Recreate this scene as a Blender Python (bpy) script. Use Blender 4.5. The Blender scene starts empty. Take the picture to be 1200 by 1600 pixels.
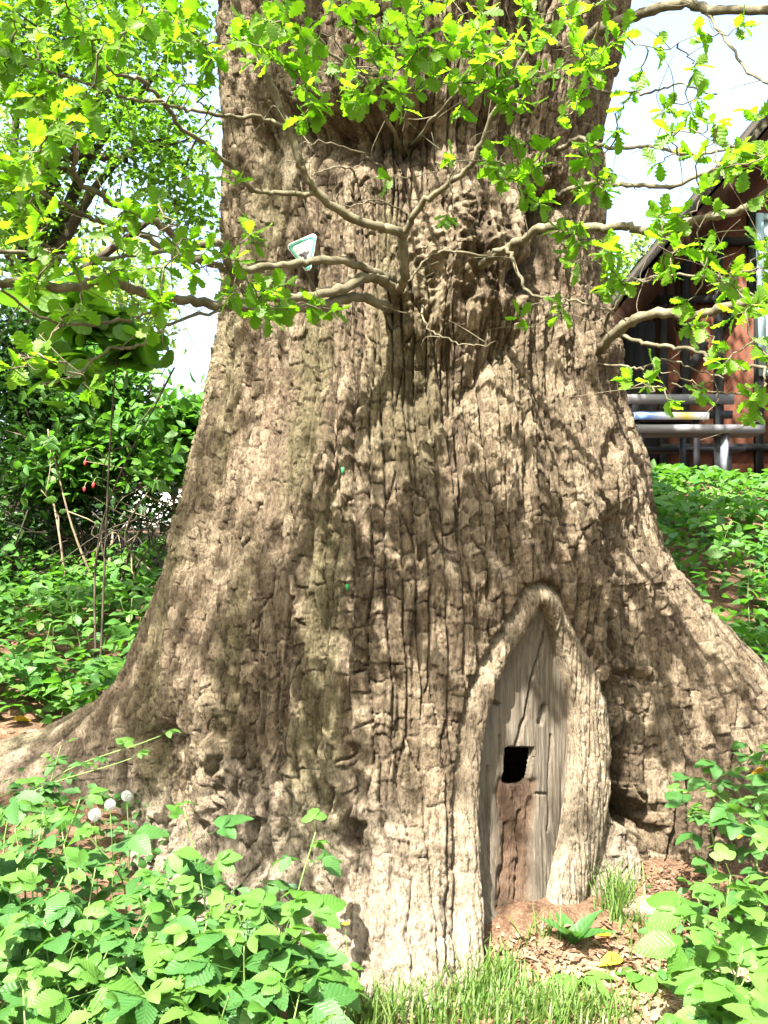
import bpy, math, random
import numpy as np
from mathutils import Vector, Matrix

random.seed(7)
RNG = np.random.default_rng(11)
scene = bpy.context.scene
COL = scene.collection
R = math.radians

# ------------------------------------------------------------------ camera
CAM_Z, PITCH, F = 1.45, R(3.0), 1557.0
cam_d = bpy.data.cameras.new('camera')
cam_d.sensor_fit = 'VERTICAL'; cam_d.sensor_height = 36.0; cam_d.sensor_width = 27.0
cam_d.lens = F / 1600.0 * 36.0
cam_d.clip_start = 0.05; cam_d.clip_end = 600
cam = bpy.data.objects.new('camera', cam_d); COL.objects.link(cam)
cam.location = (0, 0, CAM_Z); cam.rotation_euler = (R(90) + PITCH, 0, 0)
scene.camera = cam

# ------------------------------------------------------------------ sky, sun, exposure
SUN_AZ, SUN_EL = R(24), R(55)          # sun stands behind the camera, to its left
SUN = Vector((-math.sin(SUN_AZ) * math.cos(SUN_EL), -math.cos(SUN_AZ) * math.cos(SUN_EL), math.sin(SUN_EL)))
world = bpy.data.worlds.new('World'); scene.world = world; world.use_nodes = True
wn = world.node_tree.nodes; wl = world.node_tree.links; wn.clear()
sky = wn.new('ShaderNodeTexSky'); sky.sky_type = 'NISHITA'; sky.sun_disc = False
sky.sun_elevation = SUN_EL; sky.sun_rotation = R(180) + SUN_AZ
sky.dust_density = 6.0; sky.air_density = 1.3; sky.ozone_density = 1.0
bg = wn.new('ShaderNodeBackground'); bg.inputs['Strength'].default_value = 0.088
wo = wn.new('ShaderNodeOutputWorld')
wl.new(sky.outputs[0], bg.inputs[0]); wl.new(bg.outputs[0], wo.inputs[0])
sun_d = bpy.data.lights.new('sun', 'SUN'); sun_d.energy = 5.0; sun_d.angle = R(0.55); sun_d.color = (1.0, 0.95, 0.86)
sun = bpy.data.objects.new('sun', sun_d); COL.objects.link(sun)
sun.rotation_euler = (-SUN).to_track_quat('-Z', 'Y').to_euler(); sun.location = (0, 0, 20)
vs = scene.view_settings
vs.view_transform = 'Standard'; vs.look = 'None'; vs.gamma = 1.0; vs.use_curve_mapping = False
vs.exposure = 2.95
cy = scene.cycles
cy.max_bounces = 7; cy.diffuse_bounces = 4; cy.glossy_bounces = 2; cy.transmission_bounces = 5
cy.use_denoising = True; cy.sample_clamp_indirect = 6.0

# ------------------------------------------------------------------ projection helpers
SP, CP = math.sin(PITCH), math.cos(PITCH)
def at(px, py, Y):
    u = (px - 600) / F; v = (800 - py) / F
    t = Y / (CP - v * SP)
    return np.array([u * t, Y, CAM_Z + (SP + v * CP) * t])
def proj(P):
    x, y, z = P[..., 0], P[..., 1], P[..., 2] - CAM_Z
    f = y * CP + z * SP; v = -y * SP + z * CP
    return 600 + F * x / f, 800 - F * v / f

# ------------------------------------------------------------------ noise
def _h(ix, iy, seed):
    with np.errstate(over='ignore'):
        n = (ix.astype(np.int64) * 374761393 + iy.astype(np.int64) * 668265263 + seed * 1274126177) & 0xFFFFFFFF
        n = ((n ^ (n >> 13)) * 1274126177) & 0xFFFFFFFF
        n = n ^ (n >> 16)
    return (n & 0xFFFFFF).astype(np.float64) / 0xFFFFFF
def vn(x, y, seed=0):
    x, y = np.broadcast_arrays(np.asarray(x, float), np.asarray(y, float))
    ix = np.floor(x); iy = np.floor(y); fx = x - ix; fy = y - iy
    fx = fx * fx * (3 - 2 * fx); fy = fy * fy * (3 - 2 * fy)
    a = _h(ix, iy, seed); b = _h(ix + 1, iy, seed); c = _h(ix, iy + 1, seed); d = _h(ix + 1, iy + 1, seed)
    return (a * (1 - fx) + b * fx) * (1 - fy) + (c * (1 - fx) + d * fx) * fy
def fbm(x, y, seed=0, o=3):
    s = 0.0; a = 0.5
    for k in range(o):
        s = s + a * (vn(x * 2 ** k, y * 2 ** k, seed + k * 17) * 2 - 1); a *= 0.5
    return s
def sstep(a, b, x):
    t = np.clip((x - a) / (b - a), 0, 1); return t * t * (3 - 2 * t)
def voro(x, y, w, h, seed):
    """stretched cells: metric distance to the nearest border, how upright that border is, cell random, place in cell"""
    qx = x / w; qy = y / h
    ix = np.floor(qx); iy = np.floor(qy)
    best = np.full(qx.shape, 1e9); bx = np.zeros_like(qx); by = np.zeros_like(qx); bid = np.zeros_like(qx)
    for dx in (-1, 0, 1):
        for dy in (-1, 0, 1):
            cx = ix + dx; cyy = iy + dy
            X = cx + 0.08 + 0.84 * _h(cx, cyy, seed); Y = cyy + 0.05 + 0.9 * _h(cx, cyy, seed + 5)
            d = (X - qx) ** 2 + (Y - qy) ** 2
            m = d < best
            best = np.where(m, d, best); bx = np.where(m, X, bx); by = np.where(m, Y, by)
            bid = np.where(m, _h(cx, cyy, seed + 9), bid)
    dist = np.full(qx.shape, 1e9); up = np.zeros_like(qx)
    for dx in (-2, -1, 0, 1, 2):
        for dy in (-1, 0, 1):
            cx = ix + dx; cyy = iy + dy
            X = cx + 0.08 + 0.84 * _h(cx, cyy, seed); Y = cyy + 0.05 + 0.9 * _h(cx, cyy, seed + 5)
            nx = X - bx; ny = Y - by
            val = ((X - qx) ** 2 + (Y - qy) ** 2 - best) * 0.5
            gx = nx / w; gy = ny / h
            g = np.sqrt(gx * gx + gy * gy) + 1e-9
            dd = np.where(nx * nx + ny * ny < 1e-8, 1e9, val / g)
            m = dd < dist
            dist = np.where(m, dd, dist); up = np.where(m, np.abs(gx) / g, up)
    return dist, up, bid, qy - by
def dpoly(px, py, pts):
    d = np.full(px.shape, 1e9)
    for (x0, y0), (x1, y1) in zip(pts[:-1], pts[1:]):
        vx, vy = x1 - x0, y1 - y0; L = vx * vx + vy * vy + 1e-9
        t = np.clip(((px - x0) * vx + (py - y0) * vy) / L, 0, 1)
        d = np.minimum(d, np.hypot(px - x0 - t * vx, py - y0 - t * vy))
    return d
def inpoly(px, py, pts):
    ins = np.zeros(px.shape, bool); n = len(pts)
    for i in range(n):
        x0, y0 = pts[i]; x1, y1 = pts[(i + 1) % n]
        if y0 == y1: continue
        c = ((y0 > py) != (y1 > py)) & (px < (x1 - x0) * (py - y0) / (y1 - y0) + x0)
        ins ^= c
    return ins

# ------------------------------------------------------------------ mesh helpers
def mk_mesh(name, V, Fs, uv=None, attrs=None, smooth=True):
    """V (n,3); Fs array (m,k) or list of such arrays"""
    if not isinstance(Fs, list): Fs = [Fs]
    Fs = [np.asarray(f, np.int32) for f in Fs if len(f)]
    me = bpy.data.meshes.new(name)
    V = np.asarray(V, np.float32)
    me.vertices.add(len(V)); me.vertices.foreach_set('co', V.ravel())
    li = np.concatenate([f.ravel() for f in Fs])
    tot = np.concatenate([np.full(len(f), f.shape[1], np.int32) for f in Fs])
    st = np.concatenate([[0], np.cumsum(tot)[:-1]]).astype(np.int32)
    me.loops.add(len(li)); me.loops.foreach_set('vertex_index', li)
    me.polygons.add(len(tot)); me.polygons.foreach_set('loop_start', st); me.polygons.foreach_set('loop_total', tot)
    if smooth: me.polygons.foreach_set('use_smooth', np.ones(len(tot), bool))
    if uv is not None:
        l = me.uv_layers.new(name='UVMap'); l.data.foreach_set('uv', np.asarray(uv, np.float32)[li].ravel())
    for k, a in (attrs or {}).items():
        at_ = me.attributes.new(k, 'FLOAT', 'POINT'); at_.data.foreach_set('value', np.asarray(a, np.float32))
    me.update(calc_edges=True); me.validate()
    return me
def obj(name, me, mat=None, parent=None, loc=None):
    o = bpy.data.objects.new(name, me); COL.objects.link(o)
    if mat is not None and len(me.materials) == 0: me.materials.append(mat)
    if parent is not None: o.parent = parent
    if loc is not None: o.location = loc
    return o
def tag(o, label, cat, group=None):
    o['label'] = label; o['category'] = cat
    if group: o['group'] = group
    return o
def empty(name, loc, label, cat, group=None):
    o = bpy.data.objects.new(name, None); COL.objects.link(o); o.location = loc
    o.empty_display_size = 0.1
    return tag(o, label, cat, group)
class MB:
    """collects boxes / tubes / raw pieces into one mesh"""
    def __init__(s): s.V = []; s.Q = []; s.T = []; s.n = 0
    def raw(s, V, Q=None, T=None):
        V = np.asarray(V, float)
        if Q is not None and len(Q): s.Q.append(np.asarray(Q) + s.n)
        if T is not None and len(T): s.T.append(np.asarray(T) + s.n)
        s.V.append(V); s.n += len(V)
    def box(s, c, size, rot=None):
        sx, sy, sz = [v / 2 for v in size]
        V = np.array([[x, y, z] for x in (-sx, sx) for y in (-sy, sy) for z in (-sz, sz)])
        if rot is not None: V = V @ np.array(rot.to_3x3()).T
        s.raw(V + np.asarray(c), [[0, 1, 3, 2], [4, 6, 7, 5], [0, 4, 5, 1], [2, 3, 7, 6], [0, 2, 6, 4], [1, 5, 7, 3]])
    def bar(s, a, b, w, d):
        a = np.asarray(a, float); b = np.asarray(b, float)
        v = Vector(b - a); q = v.to_track_quat('Z', 'Y').to_matrix()
        s.box((a + b) / 2, (w, d, v.length), q)
    def tube(s, P, rad, n=6, cap=True):
        P = np.asarray(P, float); m = len(P)
        rad = np.broadcast_to(np.asarray(rad, float), (m,))
        T = np.gradient(P, axis=0); T /= np.linalg.norm(T, axis=1)[:, None] + 1e-9
        ref = np.array([0.31, 0.17, 0.93]) if abs(T[0, 2]) < 0.9 else np.array([0.95, 0.2, 0.1])
        A = np.cross(T, ref); A /= np.linalg.norm(A, axis=1)[:, None] + 1e-9
        B = np.cross(T, A)
        a = np.arange(n) * 2 * np.pi / n
        V = P[:, None] + rad[:, None, None] * (A[:, None] * np.cos(a)[None, :, None] + B[:, None] * np.sin(a)[None, :, None])
        i = np.arange(m - 1)[:, None] * n; k = np.arange(n)[None]
        k2 = (k + 1) % n
        Q = np.stack([i + k, i + k2, i + n + k2, i + n + k], -1).reshape(-1, 4)
        V = V.reshape(-1, 3); Tr = None
        if cap:
            c0 = len(V); V = np.vstack([V, P[:1], P[-1:]])
            kk = np.arange(n); kk2 = (kk + 1) % n
            Tr = np.vstack([np.stack([np.full(n, c0), kk2, kk], -1), np.stack([np.full(n, c0 + 1), (m - 1) * n + kk, (m - 1) * n + kk2], -1)])
        s.raw(V, Q, Tr)
    def mesh(s, name, base=(0, 0, 0), smooth=False, attrs=None):
        V = np.vstack(s.V) - np.asarray(base)
        return mk_mesh(name, V, ([np.vstack(s.Q)] if s.Q else []) + ([np.vstack(s.T)] if s.T else []), smooth=smooth, attrs=attrs)
    def build(s, name, mat, parent=None, base=(0, 0, 0), smooth=False):
        return obj(name, s.mesh(name, base, smooth), mat, parent)
def catmull(P, per=6):
    P = np.asarray(P, float); Q = np.vstack([2 * P[0] - P[1], P, 2 * P[-1] - P[-2]])
    out = []
    for i in range(1, len(Q) - 2):
        t = np.arange(per)[:, None] / per
        a, b, c, d = Q[i - 1], Q[i], Q[i + 1], Q[i + 2]
        out.append(0.5 * ((2 * b) + (c - a) * t + (2 * a - 5 * b + 4 * c - d) * t ** 2 + (-a + 3 * b - 3 * c + d) * t ** 3))
    out.append(P[-1:]); return np.vstack(out)

# ------------------------------------------------------------------ materials
def new_mat(name):
    m = bpy.data.materials.new(name); m.use_nodes = True
    nt = m.node_tree; nt.nodes.clear()
    out = nt.nodes.new('ShaderNodeOutputMaterial')
    return m, nt, out
def N(nt, t, **kw):
    n = nt.nodes.new(t)
    for k, v in kw.items():
        if k.startswith('i_'):
            key = k[2:]; key = int(key) if key.isdigit() else key.replace('_', ' ')
            n.inputs[key].default_value = v
        else: setattr(n, k, v)
    return n
def mixc(nt, fac, a, b, blend='MIX'):
    n = nt.nodes.new('ShaderNodeMix'); n.data_type = 'RGBA'; n.blend_type = blend
    for s, v in ((0, fac), (6, a), (7, b)):
        if hasattr(v, 'is_output'): nt.links.new(v, n.inputs[s])
        else: n.inputs[s].default_value = v if s == 0 else (*v, 1)
    return n.outputs[2]
def mth(nt, op, a, b=0.0, clamp=False):
    n = nt.nodes.new('ShaderNodeMath'); n.operation = op; n.use_clamp = clamp
    for i, v in enumerate((a, b)):
        if hasattr(v, 'is_output'): nt.links.new(v, n.inputs[i])
        else: n.inputs[i].default_value = v
    return n.outputs[0]
def ramp(nt, fac, stops):
    n = nt.nodes.new('ShaderNodeValToRGB'); e = n.color_ramp.elements
    while len(e) < len(stops): e.new(0.5)
    for el, (p, c) in zip(e, stops): el.position = p; el.color = (*c, 1) if len(c) == 3 else c
    nt.links.new(fac, n.inputs[0]); return n.outputs[0]
def noise(nt, vec, scale, detail=4, rough=0.6, dist=0.0):
    n = N(nt, 'ShaderNodeTexNoise', i_Scale=scale, i_Detail=detail, i_Roughness=rough, i_Distortion=dist)
    if vec is not None: nt.links.new(vec, n.inputs['Vector'])
    return n.outputs[0]
def coords(nt, scale=(1, 1, 1), rot=(0, 0, 0)):
    tc = nt.nodes.new('ShaderNodeTexCoord'); mp = N(nt, 'ShaderNodeMapping')
    mp.inputs['Scale'].default_value = scale; mp.inputs['Rotation'].default_value = rot
    nt.links.new(tc.outputs['Object'], mp.inputs[0]); return mp.outputs[0]
def attr(nt, name):
    n = N(nt, 'ShaderNodeAttribute', attribute_name=name); return n.outputs['Fac']
def bsdf(nt, out, col, rough=0.85, spec=0.25, height=None, bstr=0.5, bdist=0.01):
    p = N(nt, 'ShaderNodeBsdfPrincipled')
    if hasattr(col, 'is_output'): nt.links.new(col, p.inputs['Base Color'])
    else: p.inputs['Base Color'].default_value = (*col, 1)
    if hasattr(rough, 'is_output'): nt.links.new(rough, p.inputs['Roughness'])
    else: p.inputs['Roughness'].default_value = rough
    p.inputs['Specular IOR Level'].default_value = spec
    if height is not None:
        b = N(nt, 'ShaderNodeBump', i_Strength=bstr, i_Distance=bdist)
        nt.links.new(height, b.inputs['Height']); nt.links.new(b.outputs[0], p.inputs['Normal'])
    if out is not None: nt.links.new(p.outputs[0], out.inputs[0])
    return p
def leaf_mat(name, cols, trans, tmix=0.42, rough=0.45, veins=9.0):
    """cols: dark / mid / light greens picked per leaf; trans: colour of light passing through the blade"""
    m, nt, out = new_mat(name)
    oi = N(nt, 'ShaderNodeObjectInfo')
    rnd = mth(nt, 'FRACT', mth(nt, 'ADD', attr(nt, 'rnd'), oi.outputs['Random']))
    col = ramp(nt, rnd, [(0.0, cols[0]), (0.5, cols[1]), (1.0, cols[2])])
    uv = N(nt, 'ShaderNodeUVMap', uv_map='UVMap')
    sep = N(nt, 'ShaderNodeSeparateXYZ'); nt.links.new(uv.outputs[0], sep.inputs[0])
    av = mth(nt, 'ABSOLUTE', sep.outputs[1])
    # side veins run outward and forward from the midrib
    ph = mth(nt, 'MULTIPLY', mth(nt, 'SUBTRACT', sep.outputs[0], mth(nt, 'MULTIPLY', av, 0.9)), veins * 2 * math.pi)
    wave = mth(nt, 'SINE', ph)
    mid = mth(nt, 'LESS_THAN', av, 0.012)
    blot = noise(nt, coords(nt), 14, 3)
    col = mixc(nt, mth(nt, 'MULTIPLY', blot, 0.5), col, mixc(nt, 0.5, cols[0], cols[1]))
    col = mixc(nt, mth(nt, 'MULTIPLY', mid, 0.5), col, cols[2])
    p = bsdf(nt, None, col, rough, 0.3, wave, 0.2, 0.004)
    tr = N(nt, 'ShaderNodeBsdfTranslucent')
    tcol = mixc(nt, rnd, trans, [c * 0.8 for c in trans])
    nt.links.new(tcol, tr.inputs[0])
    mx = N(nt, 'ShaderNodeMixShader'); mx.inputs[0].default_value = tmix
    nt.links.new(p.outputs[0], mx.inputs[1]); nt.links.new(tr.outputs[0], mx.inputs[2]); nt.links.new(mx.outputs[0], out.inputs[0])
    return m
def plain(name, c1, c2, scale=8, rough=0.7, spec=0.3, stretch=(1, 1, 1), bump=0.3, bd=0.004):
    m, nt, out = new_mat(name)
    n = noise(nt, coords(nt, stretch), scale, 5)
    bsdf(nt, out, ramp(nt, n, [(0.3, c1), (0.7, c2)]), rough, spec, n, bump, bd)
    return m
M = {}
def bark_mat():
    m, nt, out = new_mat('oak_bark')
    co = coords(nt)
    n1 = noise(nt, co, 2.2, 4); n2 = noise(nt, co, 26, 5, 0.65); n3 = noise(nt, coords(nt, (1, 1, 0.35)), 90, 4, 0.7)
    pl = attr(nt, 'plate'); ca = attr(nt, 'callus'); bs = attr(nt, 'basal'); mo = attr(nt, 'algae')
    base = ramp(nt, n2, [(0.30, (0.034, 0.024, 0.015)), (0.5, (0.108, 0.084, 0.055)), (0.68, (0.225, 0.182, 0.128))])
    base = mixc(nt, 0.6, base, ramp(nt, pl, [(0.2, (0.04, 0.028, 0.018)), (0.5, (0.112, 0.087, 0.057)), (0.75, (0.215, 0.174, 0.122)), (1.0, (0.10, 0.066, 0.042))]))
    base = mixc(nt, mth(nt, 'MULTIPLY', mo, 0.4), base, (0.10, 0.096, 0.046))
    base = mixc(nt, mth(nt, 'MULTIPLY', bs, 0.6), base, ramp(nt, n2, [(0.3, (0.17, 0.14, 0.108)), (0.7, (0.33, 0.29, 0.235))]))  # pale grey bark at the foot, brightened further to suggest sun on it
    base = mixc(nt, mth(nt, 'MULTIPLY', ca, 0.5), base, ramp(nt, n2, [(0.28, (0.16, 0.13, 0.09)), (0.7, (0.31, 0.265, 0.195))]))
    base = mixc(nt, ramp(nt, n1, [(0.5, (0, 0, 0)), (0.75, (0.35, 0.35, 0.35))]), base, (0.135, 0.098, 0.069))
    gr = noise(nt, coords(nt, (1, 1, 0.5)), 62, 5, 0.75)
    base = mixc(nt, 1.0, base, ramp(nt, gr, [(0.36, (0.5, 0.48, 0.46)), (0.48, (0.97, 0.96, 0.95)), (0.64, (1.0, 1.0, 1.0))]), 'MULTIPLY')
    base = mixc(nt, 1.0, base, ramp(nt, n3, [(0.36, (0.5, 0.48, 0.46)), (0.52, (1.0, 1.0, 1.0))]), 'MULTIPLY')
    h = mth(nt, 'ADD', mth(nt, 'MULTIPLY', n3, 0.6), mth(nt, 'ADD', mth(nt, 'MULTIPLY', n2, 0.5), gr))
    bsdf(nt, out, base, 0.92, 0.12, h, 1.0, 0.016)
    return m
M['bark'] = bark_mat()
def twig_mat():
    m, nt, out = new_mat('twig_bark')
    n = noise(nt, coords(nt), 16, 4); f = noise(nt, coords(nt), 130, 3)
    bsdf(nt, out, ramp(nt, n, [(0.3, (0.04, 0.035, 0.019)), (0.5, (0.08, 0.07, 0.042)), (0.75, (0.14, 0.126, 0.086))]), 0.8, 0.2, f, 0.5, 0.004)
    return m
M['twig'] = twig_mat()
M['dark_twig'] = plain('dark_branch_bark', (0.02, 0.016, 0.011), (0.06, 0.045, 0.03), 12, 0.9)
M['bare_twig'] = plain('bare_stem_bark', (0.10, 0.075, 0.05), (0.22, 0.17, 0.11), 14, 0.85)
def heart_mat():
    m, nt, out = new_mat('bare_heartwood')
    g = noise(nt, coords(nt, (26, 26, 1.2)), 3, 5, 0.7); g2 = noise(nt, coords(nt), 5, 4); fi = noise(nt, coords(nt, (60, 60, 2.5)), 4, 3)
    rot = attr(nt, 'rot')
    c = ramp(nt, g, [(0.3, (0.03, 0.023, 0.016)), (0.5, (0.068, 0.056, 0.042)), (0.72, (0.118, 0.102, 0.08))])
    c = mixc(nt, ramp(nt, g2, [(0.45, (0, 0, 0)), (0.7, (0.5, 0.5, 0.5))]), c, (0.105, 0.09, 0.068))
    c = mixc(nt, mth(nt, 'MULTIPLY', rot, 0.8), c, ramp(nt, fi, [(0.35, (0.025, 0.013, 0.008)), (0.7, (0.085, 0.05, 0.03))]))
    bsdf(nt, out, c, 0.88, 0.15, fi, 0.7, 0.006)
    return m
M['heart'] = heart_mat()
M['leaf_oak'] = leaf_mat('oak_leaf', [(0.045, 0.10, 0.006), (0.07, 0.14, 0.009), (0.10, 0.17, 0.012)], (0.19, 0.44, 0.010), 0.58, veins=6)
M['leaf_bramble'] = leaf_mat('bramble_leaf', [(0.025, 0.08, 0.016), (0.038, 0.105, 0.024), (0.056, 0.13, 0.032)], (0.08, 0.22, 0.025), 0.38, 0.5, veins=8)
M['leaf_young'] = leaf_mat('young_bramble_leaf', [(0.045, 0.12, 0.018), (0.065, 0.15, 0.025), (0.09, 0.18, 0.034)], (0.13, 0.30, 0.03), 0.42, 0.5, veins=8)
M['leaf_herb'] = leaf_mat('herb_leaf', [(0.03, 0.095, 0.018), (0.05, 0.13, 0.022), (0.085, 0.17, 0.025)], (0.11, 0.30, 0.02), 0.4, 0.5, veins=5)
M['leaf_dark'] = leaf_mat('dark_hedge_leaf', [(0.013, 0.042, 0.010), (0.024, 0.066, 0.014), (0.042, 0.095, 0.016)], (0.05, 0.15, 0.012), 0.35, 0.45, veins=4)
M['leaf_mid'] = leaf_mat('mid_tree_leaf', [(0.03, 0.085, 0.010), (0.055, 0.125, 0.014), (0.085, 0.165, 0.018)], (0.15, 0.34, 0.015), 0.5, veins=4)
M['leaf_pale'] = leaf_mat('pale_tree_leaf', [(0.08, 0.15, 0.03), (0.11, 0.19, 0.04), (0.15, 0.23, 0.06)], (0.3, 0.48, 0.08), 0.5, veins=4)
M['leaf_yellow'] = leaf_mat('yellow_leaf', [(0.28, 0.15, 0.012), (0.34, 0.22, 0.015), (0.34, 0.28, 0.03)], (0.6, 0.4, 0.03), 0.3, veins=7)
M['leaf_blue'] = leaf_mat('blue_green_leaf', [(0.07, 0.15, 0.08), (0.1, 0.2, 0.11), (0.13, 0.24, 0.13)], (0.15, 0.32, 0.12), 0.35, veins=4)
M['grass'] = leaf_mat('grass_blade', [(0.05, 0.10, 0.02), (0.08, 0.145, 0.03), (0.15, 0.17, 0.06)], (0.2, 0.36, 0.05), 0.4, 0.5, veins=0)
M['litter'] = leaf_mat('dead_leaf', [(0.07, 0.035, 0.02), (0.12, 0.068, 0.04), (0.25, 0.18, 0.12)], (0.3, 0.18, 0.08), 0.2, 0.8, veins=4)
M['stem'] = plain('green_stem', (0.07, 0.12, 0.03), (0.13, 0.19, 0.05), 10, 0.6)
def ground_mat():
    m, nt, out = new_mat('woodland_soil')
    co = coords(nt)
    a = noise(nt, co, 1.3, 5); b = noise(nt, co, 14, 6, 0.7); c = noise(nt, co, 70, 4, 0.7)
    col = ramp(nt, b, [(0.3, (0.045, 0.026, 0.016)), (0.5, (0.10, 0.058, 0.036)), (0.72, (0.19, 0.12, 0.075))])
    col = mixc(nt, ramp(nt, c, [(0.5, (0, 0, 0)), (0.62, (0.6, 0.6, 0.6))]), col, (0.21, 0.135, 0.085))
    col = mixc(nt, ramp(nt, a, [(0.45, (0, 0, 0)), (0.7, (0.4, 0.4, 0.4))]), col, (0.12, 0.085, 0.05))
    lit = attr(nt, 'straw')
    col = mixc(nt, mth(nt, 'MULTIPLY', lit, ramp(nt, c, [(0.35, (0.3, 0.3, 0.3)), (0.6, (0.9, 0.9, 0.9))])), col, ramp(nt, b, [(0.3, (0.25, 0.18, 0.10)), (0.7, (0.40, 0.33, 0.21))]))
    h = mth(nt, 'ADD', b, c)
    bsdf(nt, out, col, 0.95, 0.1, h, 0.9, 0.03)
    return m
M['ground'] = ground_mat()

# ------------------------------------------------------------------ ground
YY = [-8, 0, 2, 3.2, 3.5, 3.85, 4.1, 4.5, 5, 6, 8, 9, 10, 12, 60]
ZL = [-.5, -.3, -.16, -.03, 0, .12, .17, .33, .48, .75, 1.3, 1.58, 1.75, 1.9, 2.6]
ZR = [-.5, -.3, -.16, -.03, 0, .12, .17, .33, .48, .90, 1.75, 2.1, 2.3, 2.45, 2.6]
def G(x, y):
    x = np.asarray(x, float); y = np.asarray(y, float)
    k = sstep(-0.8, 1.2, x)
    z = np.interp(y, YY, ZL) * (1 - k) + np.interp(y, YY, ZR) * k
    amp = np.where(np.hypot(x, y - 4) < 8, 1.0, 1.0)
    return z + amp * (0.03 * fbm(x * 1.3, y * 1.3, 3) + 0.02 * fbm(x * 6, y * 6, 4))
def build_ground():
    def axis(lo, hi, a, b, fine, k):
        c = [a]; s = fine
        while c[-1] < b: c.append(c[-1] + fine)
        up = [c[-1]]; s = fine
        while up[-1] < hi: s *= k; up.append(up[-1] + s)
        dn = [a]; s = fine
        while dn[-1] > lo: s *= k; dn.append(dn[-1] - s)
        return np.array(dn[::-1][:-1] + c + up[1:])
    xs = axis(-60, 60, -2.2, 2.6, 0.03, 1.12); ys = axis(-12, 120, 2.9, 5.0, 0.03, 1.12)
    X, Y = np.meshgrid(xs, ys)
    Z = G(X, Y) + 0.012 * fbm(X * 22, Y * 22, 8, 3)
    px, py = proj(np.stack([X, Y, Z], -1))
    # loose mound of rotted wood in the mouth of the hollow
    Z += 0.05 * np.exp(-((X - 0.53) / 0.2) ** 2 - ((Y - 3.95) / 0.22) ** 2)
    n, mm = X.shape
    i = np.arange(n - 1)[:, None] * mm + np.arange(mm - 1)[None]
    Q = np.stack([i, i + 1, i + mm + 1, i + mm], -1).reshape(-1, 4)
    straw = sstep(3.75, 3.45, Y + 0.12 * fbm(X * 3, Y * 3, 21)) * sstep(-0.35, -0.1, X)
    me = mk_mesh('ground', np.stack([X, Y, Z], -1).reshape(-1, 3), Q, attrs={'straw': straw.ravel()})
    g = obj('ground', me, M['ground']); g['kind'] = 'structure'
    return g
build_ground()

# ------------------------------------------------------------------ the oak: trunk surface
AX, AY = 0.16, 5.0
BASE = np.array([AX, AY, 0.45])
SIL = [(-60, 345, 995), (0, 350, 985), (100, 350, 965), (200, 352, 955), (300, 358, 945), (400, 362, 940), (480, 355, 945), (560, 338, 955),
       (640, 328, 966), (720, 312, 994), (800, 294, 1026), (880, 275, 1060), (960, 248, 1115), (1040, 212, 1190), (1080, 188, 1222),
       (1110, 150, 1245), (1160, 40, 1285), (1180, -30, 1300), (1200, -140, 1320), (1240, -300, 1360)]
def tang(px):
    a = math.atan((px - 600) / F); return abs(AX * math.cos(a) - AY * math.sin(a))
zs_, rl_, rr_ = [], [], []
for y, l, r in SIL:
    zs_.append(at(600, y, 4.8)[2]); rl_.append(tang(l)); rr_.append(tang(r))
zs_, rl_, rr_ = np.array(zs_[::-1]), np.array(rl_[::-1]), np.array(rr_[::-1])
zc = at(600, 900, 4.8)[2]
FP = [-180, -120, -70, -58, -46, -35, -26, -19, -10, -3, 4, 10, 20, 32, 40, 48, 60, 120, 180]
FV = [.25, .25, .22, .24, .30, .30, .20, .26, .36, .37, .30, .12, .06, .07, .10, .03, .02, .2, .25]
def r_base(phi, z):
    """smooth trunk radius; phi in degrees, 0 faces the camera, + to the right"""
    rl = np.interp(z, zs_, rl_); rr = np.interp(z, zs_, rr_)
    rlc = np.where(z > zc, rl, np.interp(zc, zs_, rl_) + 0.05 * (zc - z))
    rrc = np.where(z > zc, rr, np.interp(zc, zs_, rr_) + 0.02 * (zc - z))
    k = (1 + np.sin(np.radians(phi))) / 2
    core = rlc * (1 - k) + rrc * k
    core = core - 0.16 * sstep(1.9, 1.0, z) * np.exp(-((phi - 30) / 26) ** 2)     # flatter face round the hollow
    el = np.clip(rl - rlc, 0, None); er = np.clip(rr - rrc, 0, None)
    wl = 13 + 22 * np.exp(-el * 3.0)
    out = core + el * np.exp(-np.abs((phi + 93) / wl) ** 2.2)
    out = out + er * np.exp(-np.abs((phi - 88) / 27) ** 2.4)
    ff = np.interp(phi, FP, FV)
    out = out + ff * np.exp(-np.clip(z, -0.1, None) / 0.36)
    # broad swellings
    out = out + 0.05 * fbm(phi / 22.0, z * 1.1, 31, 3)
    return out
def base_pt(phi, z):
    r = r_base(phi, z); p = np.radians(phi)
    return np.stack([AX + r * np.sin(p), AY - r * np.cos(p), z * np.ones_like(r)], -1)
def normals(P):
    du = np.gradient(P, axis=1); dv = np.gradient(P, axis=0)
    n = np.cross(du, dv); n /= np.linalg.norm(n, axis=-1)[..., None] + 1e-12
    return n
OPEN = [(842, 948), (818, 992), (792, 1030), (773, 1078), (758, 1130), (749, 1200), (745, 1260), (747, 1330), (751, 1400), (752, 1440), (752, 1560),
        (822, 1560), (838, 1440), (850, 1412), (868, 1352), (881, 1302), (892, 1242), (896, 1180), (892, 1110), (879, 1050), (864, 998)]
def open_sd(px, py):
    d = dpoly(px, py, OPEN + OPEN[:1]); return np.where(inpoly(px, py, OPEN), -d, d) - 6.0

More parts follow.
